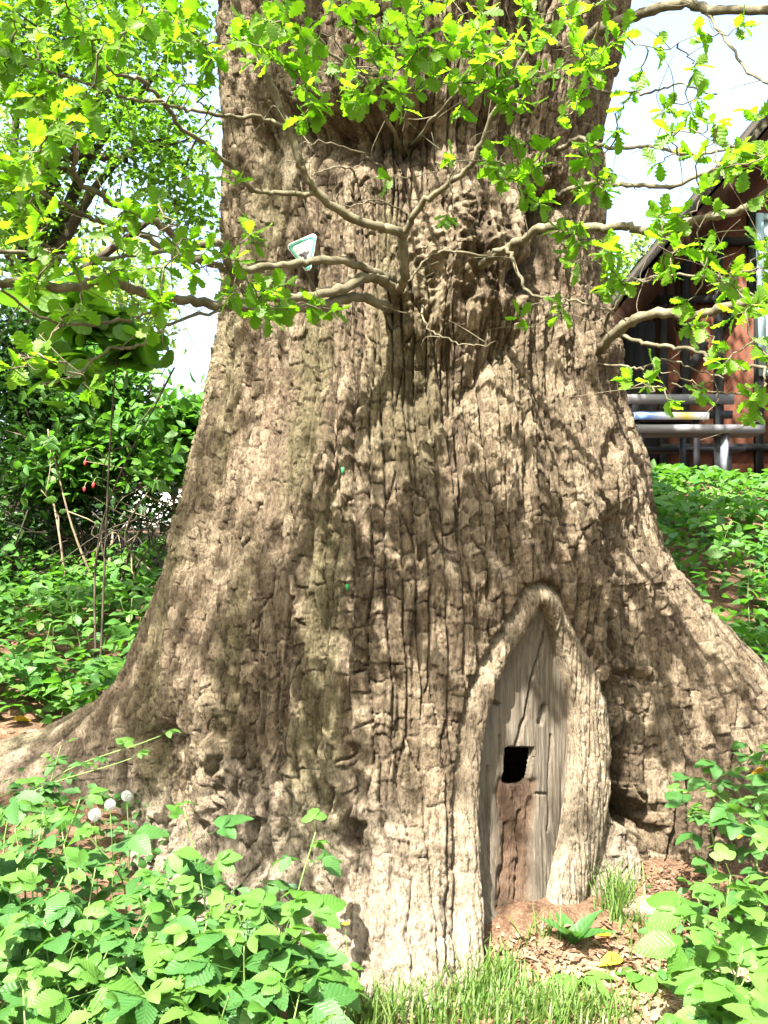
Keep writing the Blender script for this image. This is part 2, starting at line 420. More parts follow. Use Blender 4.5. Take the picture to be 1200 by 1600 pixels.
phis = np.concatenate([np.linspace(-180, -102, 22, endpoint=False), np.linspace(-102, 99, 860, endpoint=False), np.linspace(99, 180, 22)])
zsf = np.concatenate([np.linspace(-0.1, 4.25, 820, endpoint=False), np.linspace(4.25, 7.0, 40)])
def build_trunk():
    PH, ZZ = np.meshgrid(phis, zsf)
    P0 = base_pt(PH, ZZ)
    # normals from a smoothed copy
    nrm = normals(P0)
    px, py = proj(P0)
    front = (np.abs(PH) < 106)
    s = np.radians(PH) * 1.15 + 0.05 * (ZZ - 1.5) * np.where(PH < 20, 1, -0.4)
    z = ZZ.copy()
    low = sstep(1.15, 0.5, z)
    wr = low * np.exp(-((PH + 32) / 26) ** 2)                   # crumpled bark at the left foot
    s1 = s + 0.045 * fbm(s * 4, z * 1.2, 41) + 0.014 * fbm(s * 14, z * 5, 42) + wr * 0.10 * fbm(s * 7, z * 6, 43)
    z1 = z + 0.05 * fbm(s * 5, z * 4, 44) + wr * 0.10 * fbm(s * 8, z * 7, 45) + 0.12 * (_h(np.floor(s1 / 0.055), np.zeros_like(s), 46))
    sd = open_sd(px, py)
    cx_open = 822 + 0 * px
    rw = np.where(px > cx_open, 30 + 30 * sstep(960, 1120, py), 29.0)
    sm = np.where(front & (py > 860) & (py < 1580), sd, 999)
    t = sm / rw
    scar = np.exp(-(((px - 447) / 26) ** 2 + ((py - 238) / 62) ** 2) ** 2)
    callus = np.clip(sstep(1.15, 0.85, t), 0, 1)
    callus = np.maximum(callus, 0.9 * scar)
    # --- bark relief
    # long columns parted by narrow deep furrows
    d1, up1, id1, v1 = voro(s1, z1, 0.058, 0.80, 61)
    fw = 0.006 + 0.009 * vn(s1 * 7, z1 * 3, 55)
    col = np.clip(d1 / fw, 0, 1); col = np.sqrt(col * (2 - col))
    dep = 0.034 + 0.044 * vn(s1 * 5, z1 * 2.2, 56)
    # short level cracks break each column into plates
    zc_ = z1 / 0.115 + id1 * 37.0 + 0.30 * fbm(s * 22, z * 5, 57)
    kk = np.floor(zc_); ff = zc_ - kk; idk = np.floor(id1 * 4096)
    j0 = _h(kk, idk, 58) * 0.5; j1 = 1 - 0.5 * (1 - _h(kk, idk, 59))
    has = _h(kk, idk, 60) < 0.75
    dc = np.where(has, np.abs(ff - 0.5 * (j0 + j1)) * 0.115, 1.0)
    upper = (ff > 0.5 * (j0 + j1)).astype(float)
    pid = _h(kk * 2 + upper, idk, 64)
    d2, up2, id2, v2 = voro(s1 + 0.01 * fbm(s * 30, z * 12, 71), z1, 0.026, 0.22, 62)
    d4, up4, id4, v4 = voro(s1 + 0.5, z1, 0.013, 0.035, 65)
    plates = col * dep - 0.019 * sstep(0.0048, 0.0, dc) * vn(s1 * 14, z1 * 9, 66) * 1.5 + 0.016 * (pid - 0.5) * col + 0.020 * (id1 - 0.5)
    fine = -0.015 * sstep(0.0038, 0.0, d2) * vn(s1 * 18, z1 * 8, 67) * (0.3 + 0.7 * up2) + 0.006 * (id2 - 0.5)
    flake = 0.0045 * (id4 - 0.5) - 0.003 * sstep(0.003, 0.0, d4)
    fine = fine + flake
    ridge = np.abs(vn(s1 / 0.11, z1 / 1.0, 51) * 2 - 1)
    big = 0.030 * fbm(s1 / 0.16, z1 / 0.9, 52, 2) + 0.034 * sstep(0.0, 0.22, ridge)
    rough = 0.006 * fbm(s * 60, z * 30, 81, 3) + wr * 0.05 * fbm(s * 14, z * 14, 82, 2)
    bark = big + plates + fine + rough - 0.062
    # callus: shallow ripples following the lip
    d3, up3, id3, v3 = voro(s1 * 1.0 + 3, z1, 0.019, 0.13, 63)
    cal = 0.007 * fbm(s * 45, z * 5, 91, 2) + 0.007 * fbm(s * 10, z * 9, 94) + 0.35 * fine - sstep(0.005, 0.0, d3) * (0.003 + 0.008 * up3 ** 2) - 0.012 * sstep(0.007, 0.0, d1) * up1 ** 2
    amp = 1.0 - 0.25 * sstep(90, 106, np.abs(PH))
    root = sstep(0.80, 0.6, z) * sstep(-70, -80, PH)
    amp = amp * (1 - 0.4 * root)
    burr = np.exp(-(((px - 715) / 95) ** 2 + ((py - 415) / 105) ** 2) ** 1.5)
    burr2 = np.exp(-(((px - 580) / 110) ** 2 + ((py - 215) / 45) ** 2) ** 1.5)
    knob = 0.7 * np.exp(-((px - 935) ** 2 + (py - 550) ** 2) / 24 ** 2) + np.exp(-((px - 622) ** 2 + (py - 450) ** 2) / 26 ** 2)
    lumps = 0.07 * fbm(s * 12, z * 12, 95, 4) + 0.03 * (1 - np.abs(fbm(s * 25, z * 25, 96, 2) * 2))
    disp = bark * amp * (1 - callus) + cal * callus
    disp = disp * (1 - 0.6 * np.clip(burr, 0, 1)) + burr * (0.11 + 1.5 * lumps) + burr2 * (-0.20 + lumps) + knob * 0.06
    disp += 0.10 * sstep(205, 150, py) * np.exp(-((px - 620) / 170) ** 2) * (0.6 + vn(s * 6, z * 6, 97)) * front                  # the stem swells again above the dark hollow
    # --- lip round the hollow
    lip = np.where(t > 0, 0.046 * np.sin(np.pi * np.clip(0.22 + 0.78 * t, 0, 1)) ** 0.8, 0) * (t < 1)
    groove = -0.03 * np.exp(-((t - 1.08) / 0.16) ** 2)
    disp += np.where(sm < 900, lip + groove, 0)
    disp += np.where(sm < 0, -0.15 * sstep(0, -9, sm) + 0.046 * math.sin(math.pi * .22) ** .8 * sstep(-9, 0, sm), 0)
    # --- cracks, creases, hollows seen on this trunk
    cnx = 14 * fbm(px / 22, py / 30, 111); cny = 14 * fbm(px / 26, py / 26, 112); cw = 0.55 + 0.9 * vn(px / 16, py / 24, 113)
    def crease(pts, w, dep):
        return -dep * np.exp(-(dpoly(px + cnx, py + cny, pts) / (w * cw)) ** 2) * front
    disp += crease([(962, 800), (972, 960), (976, 1130), (985, 1240), (1002, 1300)], 15, 0.12) + crease([(950, 690), (962, 800)], 9, 0.05)
    seam = np.interp(py, [600, 760, 960, 1130, 1240, 1300], [955, 966, 972, 976, 985, 1000]) + 6 * fbm(py / 40, px * 0, 114)
    disp -= 0.10 * sstep(seam - 3, seam + 9, px) * sstep(seam + 170, seam + 30, px) * sstep(700, 860, py) * front
    disp += crease([(990, 1270), (1008, 1300)], 17, 0.22)
    disp += crease([(985, 1045), (1030, 1062)], 8, 0.06)
    disp += crease([(846, 322), (838, 360), (824, 405), (812, 440)], 17, 0.5)
    disp += crease([(545, 1180), (549, 1300), (528, 1420)], 20, 0.05) + crease([(548, 1290), (547, 1315)], 9, 0.12)
    disp += crease([(268, 1150), (258, 1210), (246, 1300)], 22, 0.10)
    disp += crease([(412, 215), (400, 262)], 14, 0.07)
    disp += crease([(690, 560), (640, 600)], 30, 0.05) + crease([(780, 545), (690, 655)], 16, 0.05)
    disp += crease([(352, 1240), (330, 1290)], 12, 0.07)
    P = P0 + nrm * disp[..., None]
    # --- faces; the hollow is left open
    n, m = P.shape[:2]
    jj = np.arange(m); j2 = (jj + 1) % m
    i = np.arange(n - 1)[:, None] * m
    Q = np.stack([i + jj[None], i + j2[None], i + m + j2[None], i + m + jj[None]], -1)
    inside = (sm < -9)
    kill = inside[:-1] & inside[1:] & np.roll(inside, -1, 1)[:-1] & np.roll(inside, -1, 1)[1:]
    kill |= ((np.roll(phis, -1) - phis)[None] < -1) & False
    Q = Q[~kill]
    seam = Q  # last and first column coincide at +-180
    V = P.reshape(-1, 3)
    algae = sstep(0.52, 0.75, vn(PH / 9.0, ZZ * 0.9, 101)) * sstep(35, -20, PH) + 0.7 * sstep(-45, -80, PH) * sstep(0.8, 1.5, ZZ)
    basal = sstep(0.75, 0.15, ZZ + 0.25 * fbm(s * 3, z * 3, 102)) * (PH < 45)
    me = mk_mesh('trunk', V - BASE, Q.reshape(-1, 4), attrs={'plate': (0.45 * id1 + 0.55 * pid).ravel(), 'callus': callus.ravel(), 'basal': basal.ravel(), 'algae': np.clip(algae, 0, 1).ravel()}, smooth=False)
    return me, P, px, py
oak = empty('oak_tree', BASE, 'huge old oak tree with furrowed bark, flared roots and arched hollow at its foot', 'tree')
trunk_me, TP, TPX, TPY = build_trunk()
obj('trunk', trunk_me, M['bark'], oak)
_pp = proj(TP); _f = np.abs(phis) < 92
_sx, _sy, _sp = _pp[0][::3, _f][:, ::3].ravel(), _pp[1][::3, _f][:, ::3].ravel(), TP[::3, _f][:, ::3].reshape(-1, 3)
def surf(px, py):
    k = np.argsort((_sx - px) ** 2 + (_sy - py) ** 2)[:5]
    return _sp[k[np.argmin(_sp[k, 1])]]

# bare wood closing the back of the hollow, with its square hole
def build_heart():
    ph = np.linspace(6, 44, 210); zz = np.linspace(0.02, 1.42, 420)
    PH, ZZ = np.meshgrid(ph, zz)
    P0 = base_pt(PH, ZZ); nr = normals(P0); px, py = proj(P0)
    sd = open_sd(px, py)
    d = -0.055 - 0.015 * sstep(0, -60, sd) + 0.05 * np.exp(-((px - 835) / 40) ** 2)
    d += 0.007 * fbm(px / 7, py / 130, 201, 3) + 0.004 * fbm(px / 2.6, py / 60, 202, 2)
    def crack(pts, w, dep): return -dep * np.exp(-(dpoly(px + 3 * fbm(py / 20, px * 0, 203), py, pts) / w) ** 2)
    d += crack([(853, 990), (842, 1040), (832, 1080), (826, 1120), (815, 1165)], 2.0, 0.03)
    d += crack([(770, 1088), (790, 1102)], 2.6, 0.03) + crack([(856, 1105), (850, 1128)], 4.5, 0.03)
    d += crack([(868, 1150), (864, 1300)], 1.8, 0.015) + crack([(775, 1200), (778, 1400)], 1.8, 0.014) + crack([(793, 1150), (795, 1180)], 1.8, 0.014)
    d += crack([(806, 1290), (800, 1410)], 2.2, 0.022) + crack([(822, 1270), (820, 1412)], 2.2, 0.025) + crack([(845, 1240), (862, 1242)], 1.8, 0.015)
    trough = [(797, 1222), (838, 1222), (838, 1262), (829, 1300), (826, 1420), (796, 1420), (800, 1300), (793, 1240)]
    rot = np.where(inpoly(px, py, trough), 1.0, np.exp(-(dpoly(px, py, trough + trough[:1]) / 6) ** 2))
    d += rot * (-0.018 + 0.016 * fbm(px / 6, py / 18, 204, 3))
    hole = [(801, 1172), (806, 1166), (840, 1168), (837, 1200), (833, 1224), (815, 1229), (797, 1224)]
    wob = 1.6 * fbm(px / 5, py / 5, 205)
    hd = np.where(inpoly(px + wob, py + wob, hole), 1, 0) * dpoly(px, py, hole + hole[:1])
    d -= 0.03 * sstep(0.0, 1.2, hd)
    P = P0 + nr * d[..., None]
    n, m = px.shape
    i = np.arange(n - 1)[:, None] * m + np.arange(m - 1)[None]
    Q = np.stack([i, i + 1, i + m + 1, i + m], -1)
    def allc(a): return a[:-1, :-1] & a[1:, :-1] & a[:-1, 1:] & a[1:, 1:]
    keep = ~allc(hd > 1.0) & ~allc(sd > 26)
    me = mk_mesh('heartwood', P.reshape(-1, 3) - BASE, Q[keep].reshape(-1, 4), attrs={'rot': np.clip(rot, 0, 1).ravel()})
    o = obj('heartwood', me, M['heart'], oak); o['label'] = 'bare grey weathered wood with square hole'
build_heart()

# ------------------------------------------------------------------ leaf blanks
def blade(outline, fold=0.25, curl=0.25, wav=0.0):
    """outline: (t along midrib, edge t, half width); returns verts, quads, tris, uv"""
    V, U = [], []
    for t, te, w in outline:
        zc_ = -curl * t * t
        for sgn in (0, 1, -1):
            tt = t if sgn == 0 else te
            V.append((tt, sgn * w, -curl * tt * tt + (fold * w if sgn else 0) + (wav * math.sin(te * 19 + sgn) if sgn else 0)))
            U.append((tt, sgn * w))
    Q = []
    for k in range(len(outline) - 1):
        a, b = 3 * k, 3 * k + 3
        Q += [(a, b, b + 1, a + 1), (a, a + 2, b + 2, b)]
    return np.array(V), np.array(Q), np.array(U)
OAK_O = [(0, 0, .012), (.10, .10, .03), (.17, .20, .115), (.25, .25, .07), (.33, .37, .19), (.43, .42, .115), (.52, .57, .265), (.63, .62, .16), (.70, .76, .27), (.81, .80, .165), (.88, .92, .16), (.99, 1.0, .03)]
OAK_O = [(a, b, c * 1.28) for a, b, c in OAK_O]
OAK = blade(OAK_O, 0.28, 0.22, 0.02)
OAK2 = blade(OAK_O, -0.15, -0.18, 0.03)
OAKLOW = blade([(0, 0, .01), (.25, .22, .14), (.42, .40, .10), (.6, .62, .27), (.78, .80, .2), (1, 1, .02)], 0.3, 0.2)
def serr(n=9, w=.36):
    o = [(0, 0, .008)]
    for k in range(1, n):
        t = k / n; ww = w * math.sin(math.pi * t ** 0.72) ** 0.85
        o.append((t, t + 0.035, ww * 1.07)); o.append((t + .055, t + .05, ww * 0.93))
    o.append((1, 1, .006)); return o
LEAFLET = blade(serr(), 0.22, 0.25, 0.012)
OVATE = blade([(0, 0, .01), (.15, .15, .2), (.4, .4, .3), (.7, .7, .2), (1, 1, .01)], 0.3, 0.25)
OVLOW = blade([(0, 0, .02), (.35, .35, .3), (1, 1, .02)], 0.3, 0.3)
ROUND = blade([(0, 0, .02), (.12, .08, .26), (.35, .35, .42), (.65, .68, .4), (.88, .92, .22), (1, 1, .03)], 0.12, 0.15, 0.02)
DOCK = blade([(0, 0, .015), (.1, .1, .05), (.22, .2, .15), (.4, .4, .19), (.6, .6, .18), (.8, .8, .11), (1, 1, .01)], 0.5, 0.45, 0.018)
def rotm(d, up):
    """rows of rotation matrices whose x axis is the leaf direction"""
    d = d / (np.linalg.norm(d, axis=-1)[..., None] + 1e-9)
    y = np.cross(up, d); y /= np.linalg.norm(y, axis=-1)[..., None] + 1e-9
    z = np.cross(d, y)
    return np.stack([d, y, z], -1)
def scatter_mesh(name, tmpl, locs, rots, scale, base=(0, 0, 0)):
    V, Q, U = tmpl; n = len(locs); k = len(V)
    W = np.einsum('nij,kj->nki', rots, V) * np.asarray(scale)[:, None, None] + np.asarray(locs)[:, None] - np.asarray(base)
    QQ = (Q[None] + (np.arange(n) * k)[:, None, None]).reshape(-1, 4)
    rnd = np.repeat(RNG.random(n), k)
    return mk_mesh(name, W.reshape(-1, 3), QQ, uv=np.tile(U, (n, 1)), attrs={'rnd': rnd})
def rand_dirs(n, up=0.0):
    d = RNG.normal(size=(n, 3)); d[:, 2] += up
    return d / np.linalg.norm(d, axis=1)[:, None]
def leaf_cloud(name, tmpl, centers, spread, size, mat, parent=None, base=(0, 0, 0), upn=1.2, flat=0.5):
    n = len(centers)
    loc = centers + RNG.normal(size=(n, 3)) * spread
    d = RNG.normal(size=(n, 3)); d[:, 2] *= flat
    up = RNG.normal(size=(n, 3)) * 0.6; up[:, 2] += upn
    sc = size * RNG.uniform(0.6, 1.25, n)
    return obj(name, scatter_mesh(name, tmpl, loc, rotm(d, up), sc, base), mat, parent)
def tmesh(name, tmpl, mat):
    V, Q, U = tmpl; me = mk_mesh(name, V, Q, uv=U); me.materials.append(mat); return me

# ------------------------------------------------------------------ the oak: low branches and their leaves
def S(px, py, off=0.02):
    p = surf(px, py); return p + np.array([0, 0.05, 0])
BR = []   # (points, r0, r1)
def br(pts, r0, r1, root=True):
    P = []
    for k, q in enumerate(pts):
        if len(q) == 2: P.append(S(*q))
        else: P.append(at(*q))
    BR.append((catmull(np.array(P), 7), r0, r1))
D0 = surf(625, 450)[1]
br([(625, 452), (630, 440, D0 - .10), (628, 370, D0 - .22), (600, 357, D0 - .28), (545, 338, D0 - .36), (495, 300, D0 - .44), (470, 255, D0 - .5), (450, 197, D0 - .56), (420, 120, D0 - .65), (382, 50, D0 - .72), (362, -40, D0 - .8)], .020, .011)
br([(495, 300, D0 - .44), (430, 303, D0 - .5), (390, 292, D0 - .56), (350, 250, D0 - .65), (279, 194, D0 - .8), (261, 167, D0 - .85), (222, 128, D0 - .95), (180, 116, D0 - 1.05), (100, 60, D0 - 1.2)], .010, .005)
br([(450, 197, D0 - .56), (405, 185, D0 - .6), (350, 178, D0 - .7), (294, 173, D0 - .8), (252, 161, D0 - .9), (192, 149, D0 - 1.0), (144, 131, D0 - 1.1), (40, 100, D0 - 1.25)], .008, .004)
br([(615, 440), (600, 432, D0 - .12), (560, 415, D0 - .25), (505, 408, D0 - .36), (440, 414, D0 - .45), (360, 422, D0 - .6), (318, 405, D0 - .7), (288, 404, D0 - .78), (222, 368, D0 - .9), (174, 350, D0 - 1.0), (126, 332, D0 - 1.08), (60, 296, D0 - 1.2)], .019, .006)
br([(622, 452), (600, 440, D0 - .14), (570, 434, D0 - .22), (520, 456, D0 - .34), (440, 466, D0 - .46), (380, 450, D0 - .55), (342, 380, D0 - .68), (300, 386, D0 - .75), (252, 353, D0 - .85), (204, 329, D0 - .95), (168, 311, D0 - 1.05), (120, 278, D0 - 1.15), (115, 245, D0 - 1.2), (120, 200, D0 - 1.25)], .021, .006)
br([(612, 482), (590, 474, D0 - .12), (555, 464, D0 - .22), (505, 476, D0 - .34), (430, 486, D0 - .46), (367, 478, D0 - .58), (300, 470, D0 - .7), (233, 460, D0 - .82), (200, 447, D0 - .9), (153, 440, D0 - 1.0), (117, 448, D0 - 1.06), (0, 443, D0 - 1.3), (-60, 440, D0 - 1.4)], .020, .012)
br([(347, 483, D0 - .62), (267, 507, D0 - .75), (217, 540, D0 - .85), (167, 547, D0 - .95), (117, 587, D0 - 1.05), (60, 600, D0 - 1.15)], .006, .003)
br([(260, 470, D0 - .78), (217, 493, D0 - .85), (147, 507, D0 - .95), (73, 500, D0 - 1.1), (0, 447, D0 - 1.25)], .006, .004)
br([(300, 386, D0 - .75), (200, 400, D0 - 1.0), (130, 405, D0 - 1.1), (0, 395, D0 - 1.35), (-40, 395, D0 - 1.4)], .008, .006)
br([(628, 365, D0 - .22), (655, 325, D0 - .3), (700, 288, D0 - .38), (735, 258, D0 - .45), (765, 190, D0 - .55), (800, 120, D0 - .65), (840, 40, D0 - .75), (860, -30, D0 - .8)], .013, .006)
D1 = surf(750, 412)[1]
br([(748, 414), (775, 400, D1 - .12), (800, 385, D1 - .2), (850, 355, D1 - .32), (930, 358, D1 - .42), (985, 353, D1 - .5), (1030, 366, D1 - .56), (1080, 345, D1 - .64), (1150, 332, D1 - .75), (1200, 300, D1 - .85), (1260, 250, D1 - .95)], .019, .011)
br([(760, 400, D1 - .12), (700, 393, D1 - .18), (660, 410, D1 - .2), (640, 440, D1 - .2)], .007, .004)
br([(770, 392, D1 - .16), (795, 392, D1 - .25), (810, 430, D1 - .3), (832, 460, D1 - .32), (900, 470, D1 - .36), (980, 500, D1 - .4)], .009, .003)
br([(1030, 366, D1 - .56), (1070, 385, D1 - .62), (1120, 430, D1 - .7), (1190, 470, D1 - .8)], .006, .003)
D2 = surf(930, 545)[1]
br([(935, 552), (955, 528, D2 - .1), (985, 502, D2 - .2), (1045, 489, D2 - .32), (1080, 496, D2 - .4), (1130, 481, D2 - .5), (1200, 464, D2 - .65), (1270, 440, D2 - .8)], .024, .016)
br([(960, 520, D2 - .12), (1010, 536, D2 - .25), (1050, 542, D2 - .32), (1095, 550, D2 - .4), (1120, 572, D2 - .45), (1200, 575, D2 - .6), (1250, 580, D2 - .7)], .010, .006)
br([(935, 560), (965, 572, D2 - .1), (1000, 576, D2 - .18), (1040, 562, D2 - .26), (1090, 580, D2 - .34), (1130, 590, D2 - .4)], .006, .003)
br([(1195, 575, D2 - .6), (1190, 610, D2 - .65), (1150, 615, D2 - .65), (1100, 610, D2 - .65), (1050, 600, D2 - .65)], .005, .003)
br([(940, 530), (960, 480, D2 - .1), (985, 450, D2 - .18), (1020, 432, D2 - .25), (1070, 430, D2 - .35), (1140, 440, D2 - .45)], .009, .004)
D3 = surf(880, 300)[1]
br([(872, 305), (885, 298, D3 - .1), (930, 287, D3 - .2), (990, 290, D3 - .3), (1050, 292, D3 - .4), (1105, 268, D3 - .5), (1180, 250, D3 - .65)], .013, .006)
br([(865, 240), (880, 230, D3 - .1), (905, 217, D3 - .18), (960, 232, D3 - .28), (1010, 228, D3 - .36), (1090, 241, D3 - .5), (1160, 225, D3 - .6)], .012, .005)
br([(905, 140), (930, 138, D3 - .1), (965, 146, D3 - .2), (1010, 146, D3 - .3), (1060, 133, D3 - .4), (1120, 150, D3 - .5)], .008, .003)
br([(905, 60), (930, 50, D3 - .1), (960, 40, D3 - .2), (1000, 22, D3 - .3), (1070, 4, D3 - .45), (1110, 16, D3 - .55), (1200, 16, D3 - .75), (1270, 10, D3 - .9)], .028, .015)
br([(1095, 10, D3 - .52), (1130, 55, D3 - .6), (1170, 112, D3 - .7), (1210, 140, D3 - .8)], .007, .005)
br([(640, 240), (635, 170, D0 - .3), (630, 90, D0 - .5), (610, -30, D0 - .65)], .010, .005)
br([(640, 240), (600, 175, D0 - .3), (560, 120, D0 - .5), (500, 60, D0 - .65), (470, -30, D0 - .8)], .009, .004)
br([(640, 230), (700, 160, D0 - .35), (740, 100, D0 - .5), (760, -30, D0 - .7)], .009, .004)
br([(870, 190), (905, 120, D3 - .2), (930, 60, D3 - .3), (950, -30, D3 - .5)], .008, .004)
# curly bare shoots growing from the burr
br([(655, 470), (660, 490, D1 - .12), (668, 515, D1 - .16), (700, 530, D1 - .2), (740, 540, D1 - .22), (778, 534, D1 - .22)], .005, .002)
br([(560, 275), (545, 262, D0 - .1), (500, 268, D0 - .2), (470, 285, D0 - .25)], .005, .002)
br([(600, 262), (570, 245, D0 - .12), (520, 225, D0 - .25), (470, 225, D0 - .3)], .006, .002)
br([(640, 330), (600, 315, D0 - .1), (540, 320, D0 - .2), (500, 330, D0 - .25)], .004, .002)

CL = [ # px, py, radius px, number of rosettes, distance
 (40, 130, 75, 12, 2.65), (60, 30, 70, 9, 2.65), (170, 20, 80, 9, 2.6), (270, 30, 60, 7, 2.7), (40, 260, 60, 12, 2.65), (95, 225, 45, 5, 2.65), (25, 340, 50, 7, 2.65),
 (165, 385, 60, 8, 2.7), (95, 400, 60, 7, 2.6), (240, 385, 55, 7, 2.8), (300, 405, 45, 6, 2.9), (230, 325, 35, 3, 2.8), (335, 440, 50, 8, 3.0), (395, 450, 38, 6, 3.1),
 (440, 470, 28, 4, 3.1), (508, 470, 24, 3, 3.15), (210, 450, 50, 6, 2.8), (110, 470, 60, 5, 2.7), (215, 505, 45, 4, 2.8), (60, 430, 50, 4, 2.65), (390, 380, 30, 3, 3.1), (375, 270, 14, 1, 3.1), (430, 520, 20, 1, 3.2),
 (290, 110, 45, 3, 2.8), (300, 260, 40, 2, 2.8), (330, 60, 30, 3, 2.8), (140, 90, 40, 4, 2.6), (110, 170, 40, 3, 2.5), (130, 590, 40, 3, 2.7), (60, 600, 50, 3, 2.6), (30, 530, 40, 3, 2.5),
 (400, 60, 45, 6, 3.0), (455, 30, 60, 8, 2.9), (430, 95, 40, 5, 3.0), (520, 55, 60, 9, 2.9), (560, 110, 50, 7, 2.95), (600, 55, 60, 9, 2.9), (660, 25, 55, 7, 2.9), (690, 75, 50, 7, 2.95),
 (725, 115, 50, 7, 3.0), (640, 130, 40, 5, 3.0), (590, 165, 30, 3, 3.05), (750, 155, 50, 6, 3.0), (790, 55, 60, 9, 2.9), (850, 45, 50, 7, 2.95), (880, 100, 50, 7, 3.0), (840, 140, 40, 4, 3.05),
 (930, 70, 45, 6, 3.0), (970, 30, 35, 3, 3.0), (955, 170, 40, 4, 3.1), (905, 190, 35, 3, 3.1), (490, 170, 40, 5, 3.0), (530, 150, 40, 4, 3.0), (620, 150, 40, 4, 3.0), (470, 140, 35, 3, 3.0),
 (775, 235, 35, 4, 3.1), (800, 270, 35, 4, 3.15), (835, 290, 35, 4, 3.2), (700, 240, 20, 1, 3.1), (860, 200, 30, 2, 3.15), (930, 260, 30, 3, 3.2), (905, 315, 25, 2, 3.3), (950, 290, 25, 2, 3.2),
 (930, 385, 50, 8, 3.25), (890, 370, 25, 3, 3.3), (945, 430, 35, 3, 3.3), (812, 500, 14, 1, 3.4), (865, 490, 22, 2, 3.4), (605, 285, 12, 1, 3.3), (690, 330, 20, 1, 3.3),
 (1010, 95, 25, 1, 3.0), (1045, 150, 25, 2, 3.0), (1075, 125, 20, 1, 3.0), (1110, 145, 30, 2, 2.95), (1150, 175, 35, 3, 2.9), (1090, 185, 25, 2, 3.0), (1030, 205, 25, 1, 3.0),
 (1170, 220, 45, 7, 2.8), (1130, 250, 35, 4, 2.9), (1185, 265, 35, 4, 2.8), (1080, 255, 30, 2, 3.0), (1040, 245, 25, 2, 3.0), (1120, 300, 40, 4, 2.9), (1165, 305, 35, 4, 2.9), (1060, 350, 40, 5, 3.0),
 (1090, 375, 35, 4, 3.0), (1060, 420, 45, 6, 3.0), (1110, 430, 45, 6, 2.95), (1150, 430, 35, 4, 2.9), (1190, 440, 30, 4, 2.85), (1005, 440, 35, 2, 3.1), (1060, 510, 35, 4, 3.0), (1085, 520, 30, 2, 3.0),
 (1140, 505, 30, 2, 2.9), (1120, 540, 18, 1, 2.9), (1035, 605, 34, 6, 2.9), (1075, 600, 30, 2, 2.85), (1160, 590, 40, 6, 2.8), (1180, 560, 35, 4, 2.75), (1185, 645, 30, 4, 2.8), (1195, 500, 30, 3, 2.75), (1165, 620, 24, 2, 2.8),
 (985, 600, 20, 1, 3.1), (1190, 380, 30, 3, 2.8), (1010, 330, 35, 2, 3.0), (1090, 30, 30, 1, 3.0), (1180, 60, 40, 2, 2.9), (1020, 60, 20, 1, 3.0),
 (540, 20, 40, 6, 2.85), (720, 30, 40, 6, 2.85), (430, 10, 40, 5, 2.85), (640, 75, 40, 6, 2.9), (780, 110, 40, 5, 2.95), (890, 30, 40, 5, 2.9), (820, 90, 40, 4, 2.95), (480, 90, 40, 5, 2.95)]
